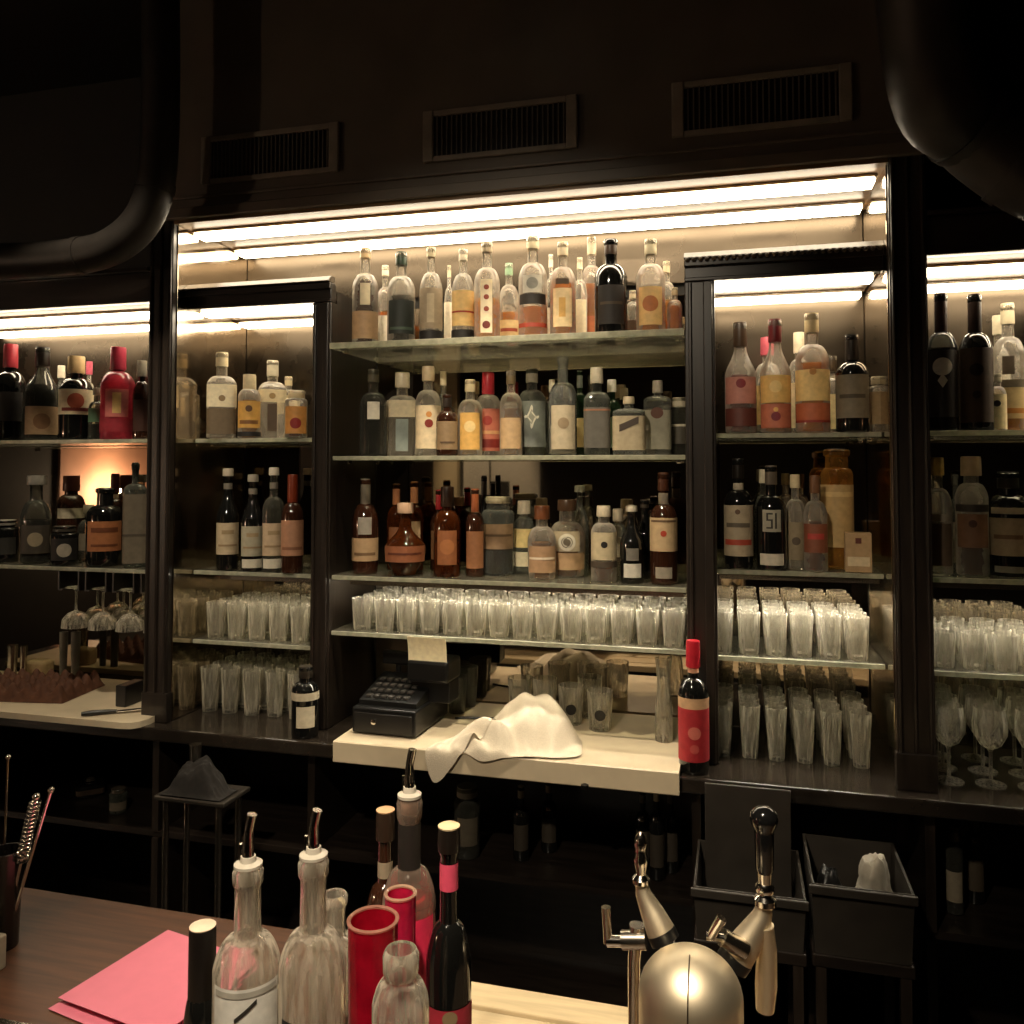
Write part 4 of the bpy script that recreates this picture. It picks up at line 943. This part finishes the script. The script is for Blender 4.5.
def cup(px, ptop, w, y, lab, col, zz=None, name='shot_cup', cat='cup'):
    zz = BZ if zz is None else zz
    x_ = xat(px, y, zz); p = Vector((x_, y, zz)); H = at(px, ptop, y).z-zz; R = msize(w, p)/2
    bm = bmesh.new(); lathe(bm, [(R*.8, 0), (R*.82, .002), (R, H), (R*.92, H), (R*.74, .006), (R*.3, .005)], seg=16)
    o = finish(name, bm, col, None, True, (x_, y, zz+.0005)); tag(o, lab, cat); return o
cup(12, 645, 10, 2.77, 'steel jigger cup standing at the left edge behind the tray', STEEL)
cup(23, 646, 7, 2.785, 'narrow steel cup just right of the jigger cup', STEEL)
cup(63, 632, 8, 2.84, 'grey cylinder behind the dimpled tray, left of a pair', pbr('grey_tin', (.2, .19, .17, 1), rough=.4))
cup(75, 632, 9, 2.84, 'grey cylinder behind the dimpled tray, right of a pair', pbr('grey_tin', (.2, .19, .17, 1), rough=.4))
x_ = xat(40, 2.83, BZ); bm = bmesh.new(); box(bm, -.045, .045, -.03, .03, 0, .07, .012)
tag(finish('butter_block', bm, paper('#b39a76'), None, loc=(x_, 2.83, BZ+.0005)), 'beige rounded block behind the dimpled tray', 'block')
x_ = xat(134, 2.50, BZ); bm = bmesh.new(); box(bm, -.022, .022, -.05, .05, 0, .075, .004)
tag(finish('black_tin', bm, BLACKP, None, loc=(xat(130, 2.6, BZ), 2.6, BZ+.0005)), 'small black box on the right end of the cream board', 'box')
k = thing('bar_knife', 'dark handled knife lying on the front of the cream board', 'knife', (xat(104, 2.47, BZ), 2.455, BZ+.001), .62)
bm = bmesh.new(); tube(bm, [(-.06, 0, .008), (-.03, 0, .009), (.02, 0, .008), (.05, 0, .007)], [.007, .009, .008, .006], 10); finish('handle', bm, BLACKP, k, True)
bm = bmesh.new(); box(bm, .05, .15, -.011, .011, .006, .008, .0005); finish('blade', bm, STEEL, k)
# ------------------------------------------------------------------ things under the counter
zs2 = zs1+.0005
zb = .1005
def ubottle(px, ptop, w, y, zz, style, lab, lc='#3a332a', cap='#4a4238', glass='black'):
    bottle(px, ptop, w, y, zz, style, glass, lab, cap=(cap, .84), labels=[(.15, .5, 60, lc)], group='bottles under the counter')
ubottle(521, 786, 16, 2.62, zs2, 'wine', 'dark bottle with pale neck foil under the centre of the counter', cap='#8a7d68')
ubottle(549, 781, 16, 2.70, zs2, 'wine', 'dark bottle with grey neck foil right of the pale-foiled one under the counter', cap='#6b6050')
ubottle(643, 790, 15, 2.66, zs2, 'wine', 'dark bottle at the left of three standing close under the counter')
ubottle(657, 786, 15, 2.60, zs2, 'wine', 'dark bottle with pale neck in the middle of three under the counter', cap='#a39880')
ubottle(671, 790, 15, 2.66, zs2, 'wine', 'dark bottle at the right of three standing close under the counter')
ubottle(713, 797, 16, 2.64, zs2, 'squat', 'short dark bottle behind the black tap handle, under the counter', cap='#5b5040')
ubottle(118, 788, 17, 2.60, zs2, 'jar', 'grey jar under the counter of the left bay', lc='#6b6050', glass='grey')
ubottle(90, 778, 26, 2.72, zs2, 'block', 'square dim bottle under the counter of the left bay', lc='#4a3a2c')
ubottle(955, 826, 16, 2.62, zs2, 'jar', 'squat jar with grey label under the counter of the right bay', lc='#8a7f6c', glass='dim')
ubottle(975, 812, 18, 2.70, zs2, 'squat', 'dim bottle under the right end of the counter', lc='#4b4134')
x_ = xat(467, 2.60, zs2)
bottle(467, 786, 26, 2.60, zs2, 'jar', 'dim', 'preserving jar with steel lid under the cream worktop', cap=('#8d8878', .86, 1.1), labels=[(.2, .6, 50, '#5a5244')], name='jar', cat='jar')
def bin_(px0, px1, py0, py1, y, lab, name='plastic_crate', d=.30):
    a = at(px0, py1, y); c = at(px1, py0, y); w = (c.x-a.x)/2; h = c.z-a.z
    t = thing(name, lab, 'crate', ((a.x+c.x)/2, y, a.z))
    bm = bmesh.new(); th = .006
    lo = [(-w*.94, 0), (w*.94, 0), (w*.94, d), (-w*.94, d)]; hi = [(-w, -.012), (w, -.012), (w, d+.012), (-w, d+.012)]
    ol = [bm.verts.new((x, yy, 0)) for x, yy in lo]; oh = [bm.verts.new((x, yy, h)) for x, yy in hi]
    ih = [bm.verts.new((x*(1-th/w), yy*.97+.004, h)) for x, yy in hi]; il = [bm.verts.new((x*(1-th/w), yy*.97+.004, th)) for x, yy in lo]
    bm.faces.new(ol[::-1]); bm.faces.new(il)
    for k in range(4):
        j = (k+1) % 4
        bm.faces.new((ol[k], ol[j], oh[j], oh[k])); bm.faces.new((oh[k], oh[j], ih[j], ih[k])); bm.faces.new((ih[k], ih[j], il[j], il[k]))
    finish('tub', bm, BIN, t)
    bm = bmesh.new(); box(bm, -w-.006, w+.006, -.022, -.013, h-.022, h, .003); finish('rim', bm, BIN, t)
    return t, w, h
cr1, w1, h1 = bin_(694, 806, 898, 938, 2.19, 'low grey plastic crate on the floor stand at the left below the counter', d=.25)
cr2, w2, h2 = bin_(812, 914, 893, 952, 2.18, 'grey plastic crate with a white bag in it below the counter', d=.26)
# low stand that carries the crates
for cr, w, lab in ((cr1, w1, 'low dark stand under the left grey crate'), (cr2, w2, 'low dark stand under the grey crate with the white bag')):
    t = thing('crate_stand', lab, 'stand', (cr.location.x, cr.location.y, 0)); zz = cr.location.z
    bm = bmesh.new(); box(bm, -w, w, -.005, .27, zz-.03, zz-.0006, .003); finish('stand_top', bm, WOODH, t)
    for sx in (-1, 1):
        for yy in (.01, .25):
            bm = bmesh.new(); box(bm, sx*(w-.02)-.012, sx*(w-.02)+.012, yy-.012, yy+.012, 0, zz-.0305); finish('leg', bm, WOOD, t)
# upright board leaning behind left crate
a = at(706, 895, 2.38); c = at(792, 842, 2.38)
bm = bmesh.new(); box(bm, -(c.x-a.x)/2, (c.x-a.x)/2, -.004, .004, 0, c.z-a.z+.14, .002)
o = finish('grey_tray', bm, BIN, None, loc=(cr1.location.x, 2.39, cr1.location.z+.008)); tag(o, 'grey tray standing upright in the left crate below the counter', 'tray')
o.location.y = 2.39
from mathutils import noise
def bag(name, mat, lab, loc, s, sc):
    bm = bmesh.new(); bmesh.ops.create_icosphere(bm, subdivisions=4, radius=1)
    for v in bm.verts:
        n = v.co.normalized(); k = 1+.28*noise.noise(n*1.7+Vector((sc, 0, 0)))+.16*abs(noise.noise(n*4.2+Vector((0, sc, 0))))
        v.co = Vector((n.x*s[0]*k, n.y*s[1]*k, max(-.85, n.z)*s[2]*k*(1+.25*max(0, n.z))))
    zm = min(v.co.z for v in bm.verts)
    for v in bm.verts: v.co.z -= zm
    tag(finish(name, bm, mat, None, True, loc), lab, 'bag')
p = cr2.location
bag('white_bag', paper('#9d9688'), 'crumpled white bag sticking out of the right grey crate', (p.x+.045, p.y+.12, p.z+.0065), (.042, .042, .085), 2.3)
bag('black_bag', BLACKP, 'black bag beside the white bag in the right grey crate', (p.x-.06, p.y+.13, p.z+.0065), (.034, .04, .06), 5.1)
# small trolley table with a dark cloth at the left
ty = 2.17
a = at(153, 800, ty); c = at(224, 800, ty); zt = onz(0, 0, 1).z
ztab = at(190, 800, ty).z
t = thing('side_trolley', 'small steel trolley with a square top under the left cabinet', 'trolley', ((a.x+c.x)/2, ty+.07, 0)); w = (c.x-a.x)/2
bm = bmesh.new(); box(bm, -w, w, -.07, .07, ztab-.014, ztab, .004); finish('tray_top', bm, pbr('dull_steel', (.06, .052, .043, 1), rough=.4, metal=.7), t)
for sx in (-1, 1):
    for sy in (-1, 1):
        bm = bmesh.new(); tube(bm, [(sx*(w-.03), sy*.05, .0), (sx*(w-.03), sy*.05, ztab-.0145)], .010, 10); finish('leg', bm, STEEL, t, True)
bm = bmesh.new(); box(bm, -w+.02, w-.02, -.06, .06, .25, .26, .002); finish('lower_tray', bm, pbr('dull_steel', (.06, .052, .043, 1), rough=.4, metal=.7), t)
from mathutils import noise
bm = bmesh.new(); g = []
for i in range(41):
    row = []
    for j in range(41):
        u, v = i/40*2-1, j/40*2-1; e = max(0, 1-max(abs(u), abs(v))**4)
        h = (.085*math.exp(-(u*u+v*v)**2*1.4)+.03*noise.noise(Vector((u*2.0, v*2.0, 3)))+.012*noise.noise(Vector((u*6, v*6, 1))))*e+.004
        row.append(bm.verts.new((u*w*.86, v*.048, h)))
    g.append(row)
for i in range(40):
    for j in range(40): bm.faces.new((g[i][j], g[i+1][j], g[i+1][j+1], g[i][j+1]))
tag(finish('dark_cloth', bm, pbr('dark_cloth', (.011, .009, .0075, 1), rough=.95, var=.3, scale=80), None, True, (t.location.x, ty+.052, ztab+.0005)), 'bundled dark cloth on the small steel trolley', 'cloth')
lx = t.location.x
hc = at(195, 744, ty+.118).z-ztab-.001
bm = bmesh.new(); lathe(bm, [(.014, 0), (.015, .002), (.018, hc), (.016, hc), (.013, .004)], seg=14)
tag(finish('steel_cup', bm, STEEL, None, True, (xat(195, ty+.118, ztab), ty+.118, ztab+.0006)), 'narrow steel cup at the back of the small trolley, behind the dark cloth', 'cup')
# ------------------------------------------------------------------ front bar
BT = EYE-.87
bx1 = xat(352, 1.28, BT)
bm = bmesh.new()
def slab(bm, pts, z0, z1):
    lo = [bm.verts.new((x, y, z0)) for x, y in pts]; hi = [bm.verts.new((x, y, z1)) for x, y in pts]
    bm.faces.new(lo[::-1]); bm.faces.new(hi)
    for k in range(len(pts)):
        j = (k+1) % len(pts); bm.faces.new((lo[k], lo[j], hi[j], hi[k]))
slab(bm, [(-3.2, 1.108), (1.4, 1.108), (1.4, 1.28), (bx1, 1.28), (bx1-.03, 1.31), (bx1-.05, 1.456), (-3.2, 1.456)], BT-.045, BT)
fb = thing('front_bar', 'brown wooden front bar in the foreground', 'bar', (0, 0, 0))
bar = finish('bar_top', bm, BARWOOD, fb)
bm = bmesh.new(); box(bm, -3.2, 1.4, 1.097, 1.1075, BT-.03, BT+.0015, .001); finish('metal_strip', bm, STEEL, bar)
bm = bmesh.new(); box(bm, -3.2, 1.4, .60, 1.0965, BT-.045, BT, .004); o = finish('guest_board', bm, pbr('grey_brown_board', (.11, .075, .048, 1), rough=.45, var=.3, scale=6, stretch=(1, 10, 1)), bar)
t = fb
bm = bmesh.new(); box(bm, -3.15, 1.35, .80, .84, .001, BT-.0455); finish('front_panel', bm, WOODH, t)
bm = bmesh.new(); box(bm, -3.15, 1.35, .841, 1.26, .001, .10); finish('plinth', bm, WOODH, t)
# pale slatted working counter behind the bar, lower
WZ = EYE-1.0
t = thing('work_counter', 'pale slatted working counter behind the front bar, lower than its top', 'counter', (0, 0, WZ))
x0, x1 = -1.75, .95
ys = [(1.30, 1.395), (1.409, 1.52), (1.533, 1.60)]
for (a, b) in ys:
    bm = bmesh.new(); box(bm, x0, x1, a, b, -.03, 0, .003); finish('slat', bm, PALEWOOD, t)
bm = bmesh.new(); box(bm, x0, x1, 1.295, 1.585, -.06, -.0305); finish('underframe', bm, BLACKP, t)
bm = bmesh.new(); box(bm, x0, x1, 1.30, 1.33, -WZ+.001, -.0605); finish('back_board', bm, WOODH, t)
for xx in (x0+.05, -.4, x1-.1):
    bm = bmesh.new(); box(bm, xx, xx+.05, 1.50, 1.55, -WZ+.001, -.0605); finish('leg', bm, WOOD, t)

# foreground bottles (clear ones with glow mixed in)
def fore(*a, **k): return bottle(*a, **k)
CG = hazed('#efe6d6', haze=.17, edge=3.4, name='bar_bottle_glass'); zB = BT+.0006
fore(200, 927, 34, .99, zB, 'tall', 'black', 'black bottle with black cap, glare painted on top, beside the pink card', cap=('#15110f', .62, 2.3, '#e8cdb4'), labels=[(.1, .5, 60, '#241d18')], group=None)
b = fore(245, 866, 66, 1.00, zB, 'long', 'clear', 'clear pourer bottle with white script label, left of the two clear ones', mat=CG, hollow=True, cap=('pour', .055), seg=36,
         labels=[(.10, .63, 62, '#d9d7cf', [('s', .545, .562, 18, '#2a2824'), ('s', .45, .465, 14, '#3a3834'), ('d', .25, .25, '#35332f'), ('b', .60, .62, 56, '#a9a59a')])])
b = fore(311, 857, 66, 1.02, zB, 'long', 'clear', 'clear pourer bottle with bare glass front in the middle of the foreground', mat=CG, hollow=True, cap=('pour', .048), seg=36,
         labels=[])
def side_mark(b, px, w, top):
    gb = [c for c in b.children if c.name.startswith('glass_body')][0]; R = max(v.co.x for v in gb.data.vertices)
    bm = bmesh.new(); patch(bm, R, .150, .190, 17, a_off=-.72, seg=8); lb = finish('label', bm, paper('#12100e'), b, True)
    for z0, z1, a0, a1 in ((.156, .184, -10, -6), (.156, .184, 5, 9), (.1675, .1725, -6, 5)):
        bm = bmesh.new(); patch(bm, R, z0, z1, (a1-a0)/2, a_off=-.72+math.radians((a0+a1)/2), eps=.0017, seg=4); finish('printed_mark', bm, paper('#e6e2d8'), lb, True)
side_mark(b, 0, 0, 0)
fore(333, 893, 50, 1.12, zB, 'squat', 'clear', 'round-shouldered clear bottle behind the bare glass pourer bottle', mat=CG, hollow=True, seg=30, labels=[(.1, .4, 50, '#5a4a3a')])
fore(408, 797, 54, 1.04, zB, 'tallbody', 'clear', 'tall bottle of red liqueur with steel pourer and dark neck', mat=thin('#ffe0c8', haze=.14, tr='#ffe6dc', name='red_bottle_glass'), liq=('#e81a44', .70), cap=('pour', .05), seg=32,
     labels=[('neck', .76, .93, '#1d1814'), (.36, .68, 60, '#e62c56')])
fore(384, 812, 40, 1.14, zB, 'spirit', 'dbrown', 'dark bottle with glare painted on its cap top behind the tall red bottle', cap=('#2a1e16', .90, 1.3, '#caa27a'), labels=[('neck', .76, .82, '#8a7c68'), (.1, .5, 60, '#4b2a1c')], seg=28)
fore(448, 829, 46, .96, zB, 'long', 'black', 'dark bottle with bright pink neck band and red label, right of the red liqueur', cap=('#1c1612', .945, 1.25, '#e2cba4'), seg=32,
     labels=[('neck', .845, .915, '#e2506e'), (.32, .56, 76, '#a82a3a', [('d', .54, .32, '#8b7656'), ('b', .36, .40, 50, '#b34a50')]), (.08, .28, 50, '#a59c8e')])
x_ = xat(399, .79, BT)
b = fore(399, 948, 58, .80, zB, 'carafe', 'clear', 'small open clear bottle in front of the red cup', mat=CG, hollow=True, seg=32, labels=[(.52, .60, 30, '#cfc8ba')])
# red cup and pink tumbler
def tumb(px, ptop, w, y, mat, rimmat, lab, name):
    x_ = xat(px, y, BT); p = Vector((x_, y, BT)); H = at(px, ptop, y).z-zB; R = msize(w, (x_, y, BT+H))/2
    t = thing(name, lab, 'cup', (x_, y, zB))
    bm = bmesh.new(); lathe(bm, [(R*.86, 0), (R*.88, .003), (R, H-.002), (R-.0025, H-.002), (R*.88-.003, .01), (R*.4, .009)], seg=32); finish('cup_wall', bm, mat, t, True)
    bm = bmesh.new()
    lathe(bm, [(R+.0008, H-.0015), (R+.0012, H+.0005), (R-.001, H+.0022), (R-.0032, H+.0005), (R-.003, H-.0015)], seg=32, caps=False); finish('rim', bm, rimmat, t, True)
    return t
REDG = thin('#d81c3a', haze=.85, tr='#a81428', name='red_cup_glass')
tumb(371, 919, 50, .875, REDG, thin('#f0b8a0', haze=.5, name='cup_rim'), 'tall red glass cup with pale rim in front of the red bottle', 'red_cup')
tumb(399, 893, 31, .955, thin('#f03064', haze=.85, tr='#e03a60', name='pink_cup_glass'), thin('#f4d0b0', haze=.6, name='cup_rim'), 'narrow hot pink glass between the red cup and the red bottle', 'pink_glass')

# pink folded card
A = onz(168, 930, BT+.012); Bc = onz(58, 1003, BT+.0045); Cc = onz(160, 1042, BT+.0045); Dc = onz(262, 962, BT+.012)
t = thing('folded_card', 'blank folded bright pink card lying on the bar', 'card', (Bc.x, Bc.y, BT+.001))
PINK = pbr('pink_card', '#d9778c', rough=.55, var=.03, scale=30)
def leaf(name, P, th):
    bm = bmesh.new(); org = Vector((Bc.x, Bc.y, BT+.001))
    lo = [bm.verts.new(Vector(p)-org) for p in P]; hi = [bm.verts.new(Vector(p)-org+Vector((0, 0, th))) for p in P]
    bm.faces.new(lo[::-1]); bm.faces.new(hi)
    for k in range(4):
        j = (k+1) % 4; bm.faces.new((lo[k], lo[j], hi[j], hi[k]))
    return finish(name, bm, PINK, t)
leaf('upper_leaf', (A, Bc+Vector((0, 0, .008)), Cc+Vector((0, 0, .008)), Dc), .0006)
A2, B2, C2, D2 = [onz(px, py, BT+.002) for px, py in ((172, 936), (48, 1009), (150, 1052), (266, 966))]
leaf('lower_leaf', (A2, B2, C2, D2), .0006)

# bar tools cup at the left edge
x_ = xat(3, 1.27, BT); H = at(3, 850, 1.27).z-BT
tc_ = thing('tool_cup', 'dark metal cup holding bar tools at the left edge', 'cup', (x_, 1.27, zB))
bm = bmesh.new(); lathe(bm, [(.024, 0), (.025, .003), (.030, H), (.0275, H), (.0225, .008), (.01, .007)], seg=24); finish('cup_wall', bm, pbr('dark_cup', (.05, .042, .036, 1), rough=.25, metal=.8), tc_, True)
def tool(px, py, dy, lab, name, knob=.006, r=.0028, x_off=0):
    tip = at(px, py, 1.27+dy); b0 = Vector((x_+x_off, 1.27-dy*.15, BT+.012))
    bm = bmesh.new(); pts = [b0.lerp(tip, k/12) for k in range(13)]
    tube(bm, pts, r, 8)
    o = thing(name, lab, 'bar tool', tuple(b0))
    ob = finish('shaft', bm, CHROME, o, True); ob.location = -b0
    bm = bmesh.new(); lathe(bm, [(knob*.4, -knob*.9), (knob*.9, -knob*.45), (knob, 0), (knob*.9, knob*.45), (knob*.4, knob*.9)], seg=12, org=tuple(tip-b0)); finish('end_knob', bm, CHROME, o, True)
    return o, b0, tip
tool(8, 757, .0, 'long bar spoon standing upright in the tool cup', 'bar_spoon', .005, .0022, -.004)
tool(51, 790, .012, 'steel muddler leaning to the right in the tool cup', 'bar_muddler', .006, .003, .008)
o, b0, tip = tool(36, 797, .0, 'strainer with coiled spring leaning in the tool cup', 'bar_strainer', .007, .003, .0)
s0 = b0.lerp(tip, .55); d = (tip-s0); L = d.length; dn = d.normalized(); a_ = dn.cross(Vector((0, 1, 0))).normalized(); b_ = dn.cross(a_)
bm = bmesh.new(); tube(bm, [s0-b0+dn*(L*k/160)+(a_*math.cos(k*.62)+b_*math.sin(k*.62))*.009 for k in range(150)], .0022, 6); finish('spring_coil', bm, CHROME, o, True)
x2 = xat(-14, 1.20, BT); bm = bmesh.new(); box(bm, -.045, .025, -.02, .02, 0, .058, .003)
nb = finish('napkin_holder', bm, paper('#a59a86'), None, loc=(x2-.002, 1.20, zB)); tag(nb, 'pale napkin holder at the left edge of the bar', 'napkin holder')

# ------------------------------------------------------------------ beer tap tower
ty_ = 1.06; txx = xat(692, ty_, BT)
tw = thing('beer_tap_tower', 'domed metal beer tower with two taps on the bar', 'beer tower', (txx, ty_, zB))
Ht = at(692, 951, ty_).z-BT; Rt = msize(103, (txx, ty_, BT+Ht*.8))/2; Hd = Rt*.88
SATIN = pbr('satin_brass_steel', (.90, .78, .58, 1), rough=.48, metal=1, var=.12, scale=10, stretch=(1, 1, .3))
bm = bmesh.new()
pr = [(Rt*1.05, 0), (Rt*1.07, .006), (Rt, .012), (Rt, Ht-Hd)]
for k in range(1, 13):
    a_ = k/12*PI/2; pr.append((Rt*max(.02, math.cos(a_)), Ht-Hd+Hd*math.sin(a_)))
lathe(bm, pr, seg=48); finish('domed_column', bm, SATIN, tw, True)
bm = bmesh.new(); tube(bm, [(Rt*1.003*math.cos(a)*0, -Rt*1.002*math.cos(a), Ht-Hd+Hd*1.004*math.sin(a)) for a in [k/10*PI/2*.9 for k in range(11)]], .0009, 6); finish('seam', bm, pbr('seam', (.2, .15, .1, 1), rough=.4, metal=1), tw, True)
org = Vector((txx, ty_, zB))
def T(px, py, y): return at(px, py, y)-org
def tap(side):
    t = bpy.data.objects.new('tap', None); C.objects.link(t); t.parent = tw
    y = 1.14
    if side < 0:
        sh0, sh1, cone, top = T(690, 985, 1.09), T(664, 938, y), T(652, 912, y+.005), T(643, 893, y+.01)
        bm = bmesh.new(); tube(bm, [sh0, sh1], .011, 16); finish('shank', bm, CHROME, t, True)
        bm = bmesh.new(); tube(bm, [sh1+(cone-sh1)*-.12, sh1+(cone-sh1)*.25], .0195, 24); finish('collar', bm, BLACKP, t, True)
        bm = bmesh.new(); tube(bm, [sh1+(cone-sh1)*.26, cone, top, T(641, 878, y+.01)], [.019, .0155, .0105, .008], 20); finish('tap_body', bm, SATIN, t, True)
        bm = bmesh.new(); lathe(bm, [(.007, 0), (.012, .005), (.012, .010), (.0065, .016), (.0085, .026), (.0105, .036), (.0085, .042), (.0075, .050), (.0095, .056), (.0065, .066), (.002, .071)], seg=18, org=T(641, 886, y+.01)); finish('lever', bm, CHROME, t, True)
        bm = bmesh.new(); tube(bm, [T(637, 925, y+.004), T(634, 960, y+.006), T(634, 1060, y+.006)], [.010, .0085, .0075], 16); finish('spout', bm, CHROME, t, True)
        fl = finish('flow_lever', (lambda b: (tube(b, [T(646, 940, y), T(622, 940, y)], .012, 16), b)[1])(bmesh.new()), STEEL, t, True)
        bm = bmesh.new(); tube(bm, [T(622, 941, y), T(607, 941, y), ], .0075, 12); finish('pin', bm, CHROME, fl, True)
        bm = bmesh.new(); tube(bm, [T(608, 943, y), T(607, 925, y), T(606, 907, y)], [.006, .0062, .0064], 12); finish('thumb_bar', bm, CHROME, fl, True)
    else:
        sh0, sh1, cone, top = T(694, 985, 1.09), T(733, 962, y), T(748, 940, y+.005), T(762, 917, y+.01)
        bm = bmesh.new(); tube(bm, [sh0, sh1], .011, 16); finish('shank', bm, CHROME, t, True)
        bm = bmesh.new(); tube(bm, [sh1+(cone-sh1)*-.1, sh1+(cone-sh1)*.3], .0215, 24); finish('collar', bm, BLACKP, t, True)
        bm = bmesh.new(); tube(bm, [sh1+(cone-sh1)*.31, cone, top, T(765, 905, y+.01)], [.021, .019, .013, .010], 20); finish('tap_body', bm, SATIN, t, True)
        o_ = T(765, 908, y+.01)
        bm = bmesh.new(); lathe(bm, [(.009, 0), (.014, .005), (.014, .012), (.008, .017), (.012, .022), (.012, .028), (.0085, .032), (.0095, .045)], seg=18, org=o_); lv = finish('lever', bm, CHROME, t, True)
        bm = bmesh.new(); lathe(bm, [(.0095, .0455), (.0115, .05), (.0125, .095), (.0125, .10), (.016, .106), (.018, .113), (.0165, .121), (.010, .127), (.003, .129)], seg=20, org=o_); finish('handle_grip', bm, pbr('black_gloss', (.006, .006, .006, 1), rough=.12, coat=.8), lv, True)
        bm = bmesh.new(); tube(bm, [T(765, 925, y+.006), T(767, 950, y+.012), T(766, 985, y+.014), T(765, 1010, y+.014)], [.011, .0125, .014, .0115], 16); finish('spout', bm, SATIN, t, True)
        fl = finish('flow_lever', (lambda b: (tube(b, [T(745, 950, y-.01), T(722, 937, y-.02)], [.012, .011], 16), b)[1])(bmesh.new()), STEEL, t, True)
        bm = bmesh.new(); tube(bm, [T(724, 938, y-.02), T(706, 936, y-.022)], .005, 12); finish('pin', bm, CHROME, fl, True)
        bm = bmesh.new(); tube(bm, [T(711, 937, y-.022), T(716, 928, y-.022), T(722, 918, y-.022)], [.006, .0066, .007], 12); finish('thumb_bar', bm, CHROME, fl, True)
tap(-1); tap(1)

# ------------------------------------------------------------------ far side of the room, seen only in the mirrors
OCH = pbr('ochre_plaster', '#c99478', rough=.7, var=.25, scale=2)
bm = bmesh.new(); box(bm, -6.499, -6.47, -2.35, -1.0, .9, 2.6, .004); tag(finish('wall_panel', bm, OCH), 'ochre plaster panel on the far left wall, seen in the left bay mirror', 'panel')
sc = thing('wall_lamp', 'small warm wall lamp on the ochre panel, seen in the left bay mirror', 'lamp', (-6.469, -1.62, 1.42))
bm = bmesh.new(); box(bm, 0, .012, -.05, .05, -.07, .07, .004); finish('back_plate', bm, STEEL, sc)
bm = bmesh.new(); lathe(bm, [(.03, -.05), (.05, .05), (.047, .05), (.028, -.04)], seg=18, org=(.07, 0, 0)); finish('lamp_shade', bm, emit('lamp_glow', (1, .80, .56, 1), 5), sc, True)
bm = bmesh.new(); box(bm, .012, .045, -.006, .006, -.03, -.018); finish('arm', bm, STEEL, sc)
pl = bpy.data.lights.new('wall_lamp_bulb', 'POINT'); pl.energy = 60; pl.color = (1, .80, .56); pl.shadow_soft_size = .05
lo = bpy.data.objects.new('wall_lamp_bulb', pl); C.objects.link(lo); lo.location = (-6.469+.20, -1.62, 1.55)
bm = bmesh.new(); box(bm, -3.06, -2.80, -2.499, -2.40, 0, 3.2); struct('trim_9', bm, paper('#e2cfa6'), label='pale pilaster on the wall facing the back bar', cat='pilaster')
for i, (xx, zz, w, h) in enumerate(((-2.62, 1.72, .14, .20), (-2.36, 1.80, .10, .14), (-2.10, 1.70, .16, .22))):
    bm = bmesh.new(); box(bm, -w, w, 0, .004, -h, h, .001)
    tag(finish('poster', bm, paper('#dcd4c2'), None, loc=(xx, -2.4998, zz)), ('blank white poster nearest the pale pilaster', 'small blank white poster, second from the pale pilaster', 'blank white poster, third from the pale pilaster')[i], 'poster')

# ------------------------------------------------------------------ lamps of the room, and two added spots
def downlight(lab, x, y, energy, ang, target=None, blend=.6, col=(1, .84, .62), size=.05):
    t = thing('ceiling_spot', lab, 'lamp', (x, y, 3.4495))
    bm = bmesh.new(); lathe(bm, [(.075, 0), (.078, -.004), (.06, -.05), (.055, -.05), (.05, -.012), (.01, -.012)], seg=20); finish('lamp_ring', bm, BLACKP, t, True)
    bm = bmesh.new(); lathe(bm, [(.048, -.020), (.048, -.026), (.02, -.03)], seg=18); finish('lens', bm, emit('lens_glow', (1, .85, .65, 1), 3), t, True)
    l = bpy.data.lights.new('ceiling_spot_bulb', 'SPOT'); l.energy = energy; l.color = col; l.spot_size = math.radians(ang); l.spot_blend = blend; l.shadow_soft_size = size
    o = bpy.data.objects.new('ceiling_spot_bulb', l); C.objects.link(o); o.location = (x, y, 3.36)
    d = Vector(target or (x, y, 0))-Vector(o.location); o.rotation_euler = d.to_track_quat('-Z', 'Y').to_euler()
downlight('black ceiling spot over the aisle behind the bar', -.66, 1.95, 165, 46, target=(-.72, 2.5, .9))
downlight('black ceiling spot over the guests side of the front bar', -.30, .10, 300, 44, target=(-.32, .98, .95))
downlight('black ceiling spot in the guests area, aimed at the shelves', -.7, -.4, 170, 50, target=(-.75, 2.8, 1.1))
downlight('added black ceiling spot to light the far wall posters', -2.5, -1.5, 120, 38, target=(-2.5, -2.5, 1.75))  # unseen lamp, added so the pale wall pieces show in the mirror
downlight('added black ceiling spot to brighten the left bay', -1.9, 1.7, 90, 50, target=(-2.15, 2.5, .95))  # unseen fill lamp, added because the left bay came out dark
w = bpy.data.worlds.new('room'); bpy.context.scene.world = w; w.use_nodes = True
w.node_tree.nodes['Background'].inputs[0].default_value = (.9, .75, .55, 1); w.node_tree.nodes['Background'].inputs[1].default_value = .004

# ------------------------------------------------------------------ camera and view
cd = bpy.data.cameras.new('camera'); co = bpy.data.objects.new('camera', cd); C.objects.link(co)
cd.sensor_fit = 'HORIZONTAL'; cd.sensor_width = 36; cd.lens = 36*FPX/1024; cd.clip_start = .02
cd.shift_x = 0; cd.shift_y = -(512-CY)/1024
M = Matrix((RT, UP, -FW)).transposed().to_4x4(); M.translation = CAM; co.matrix_world = M
sc_ = bpy.context.scene; sc_.camera = co
vs = sc_.view_settings; vs.view_transform = 'Standard'; vs.look = 'None'; vs.gamma = 1; vs.use_curve_mapping = False; vs.exposure = .12
cy = sc_.cycles
cy.transparent_max_bounces = 24; cy.max_bounces = 14; cy.glossy_bounces = 4; cy.transmission_bounces = 8; cy.diffuse_bounces = 3
cy.sample_clamp_indirect = 6; cy.use_denoising = True
cy.caustics_reflective = True; cy.caustics_refractive = True
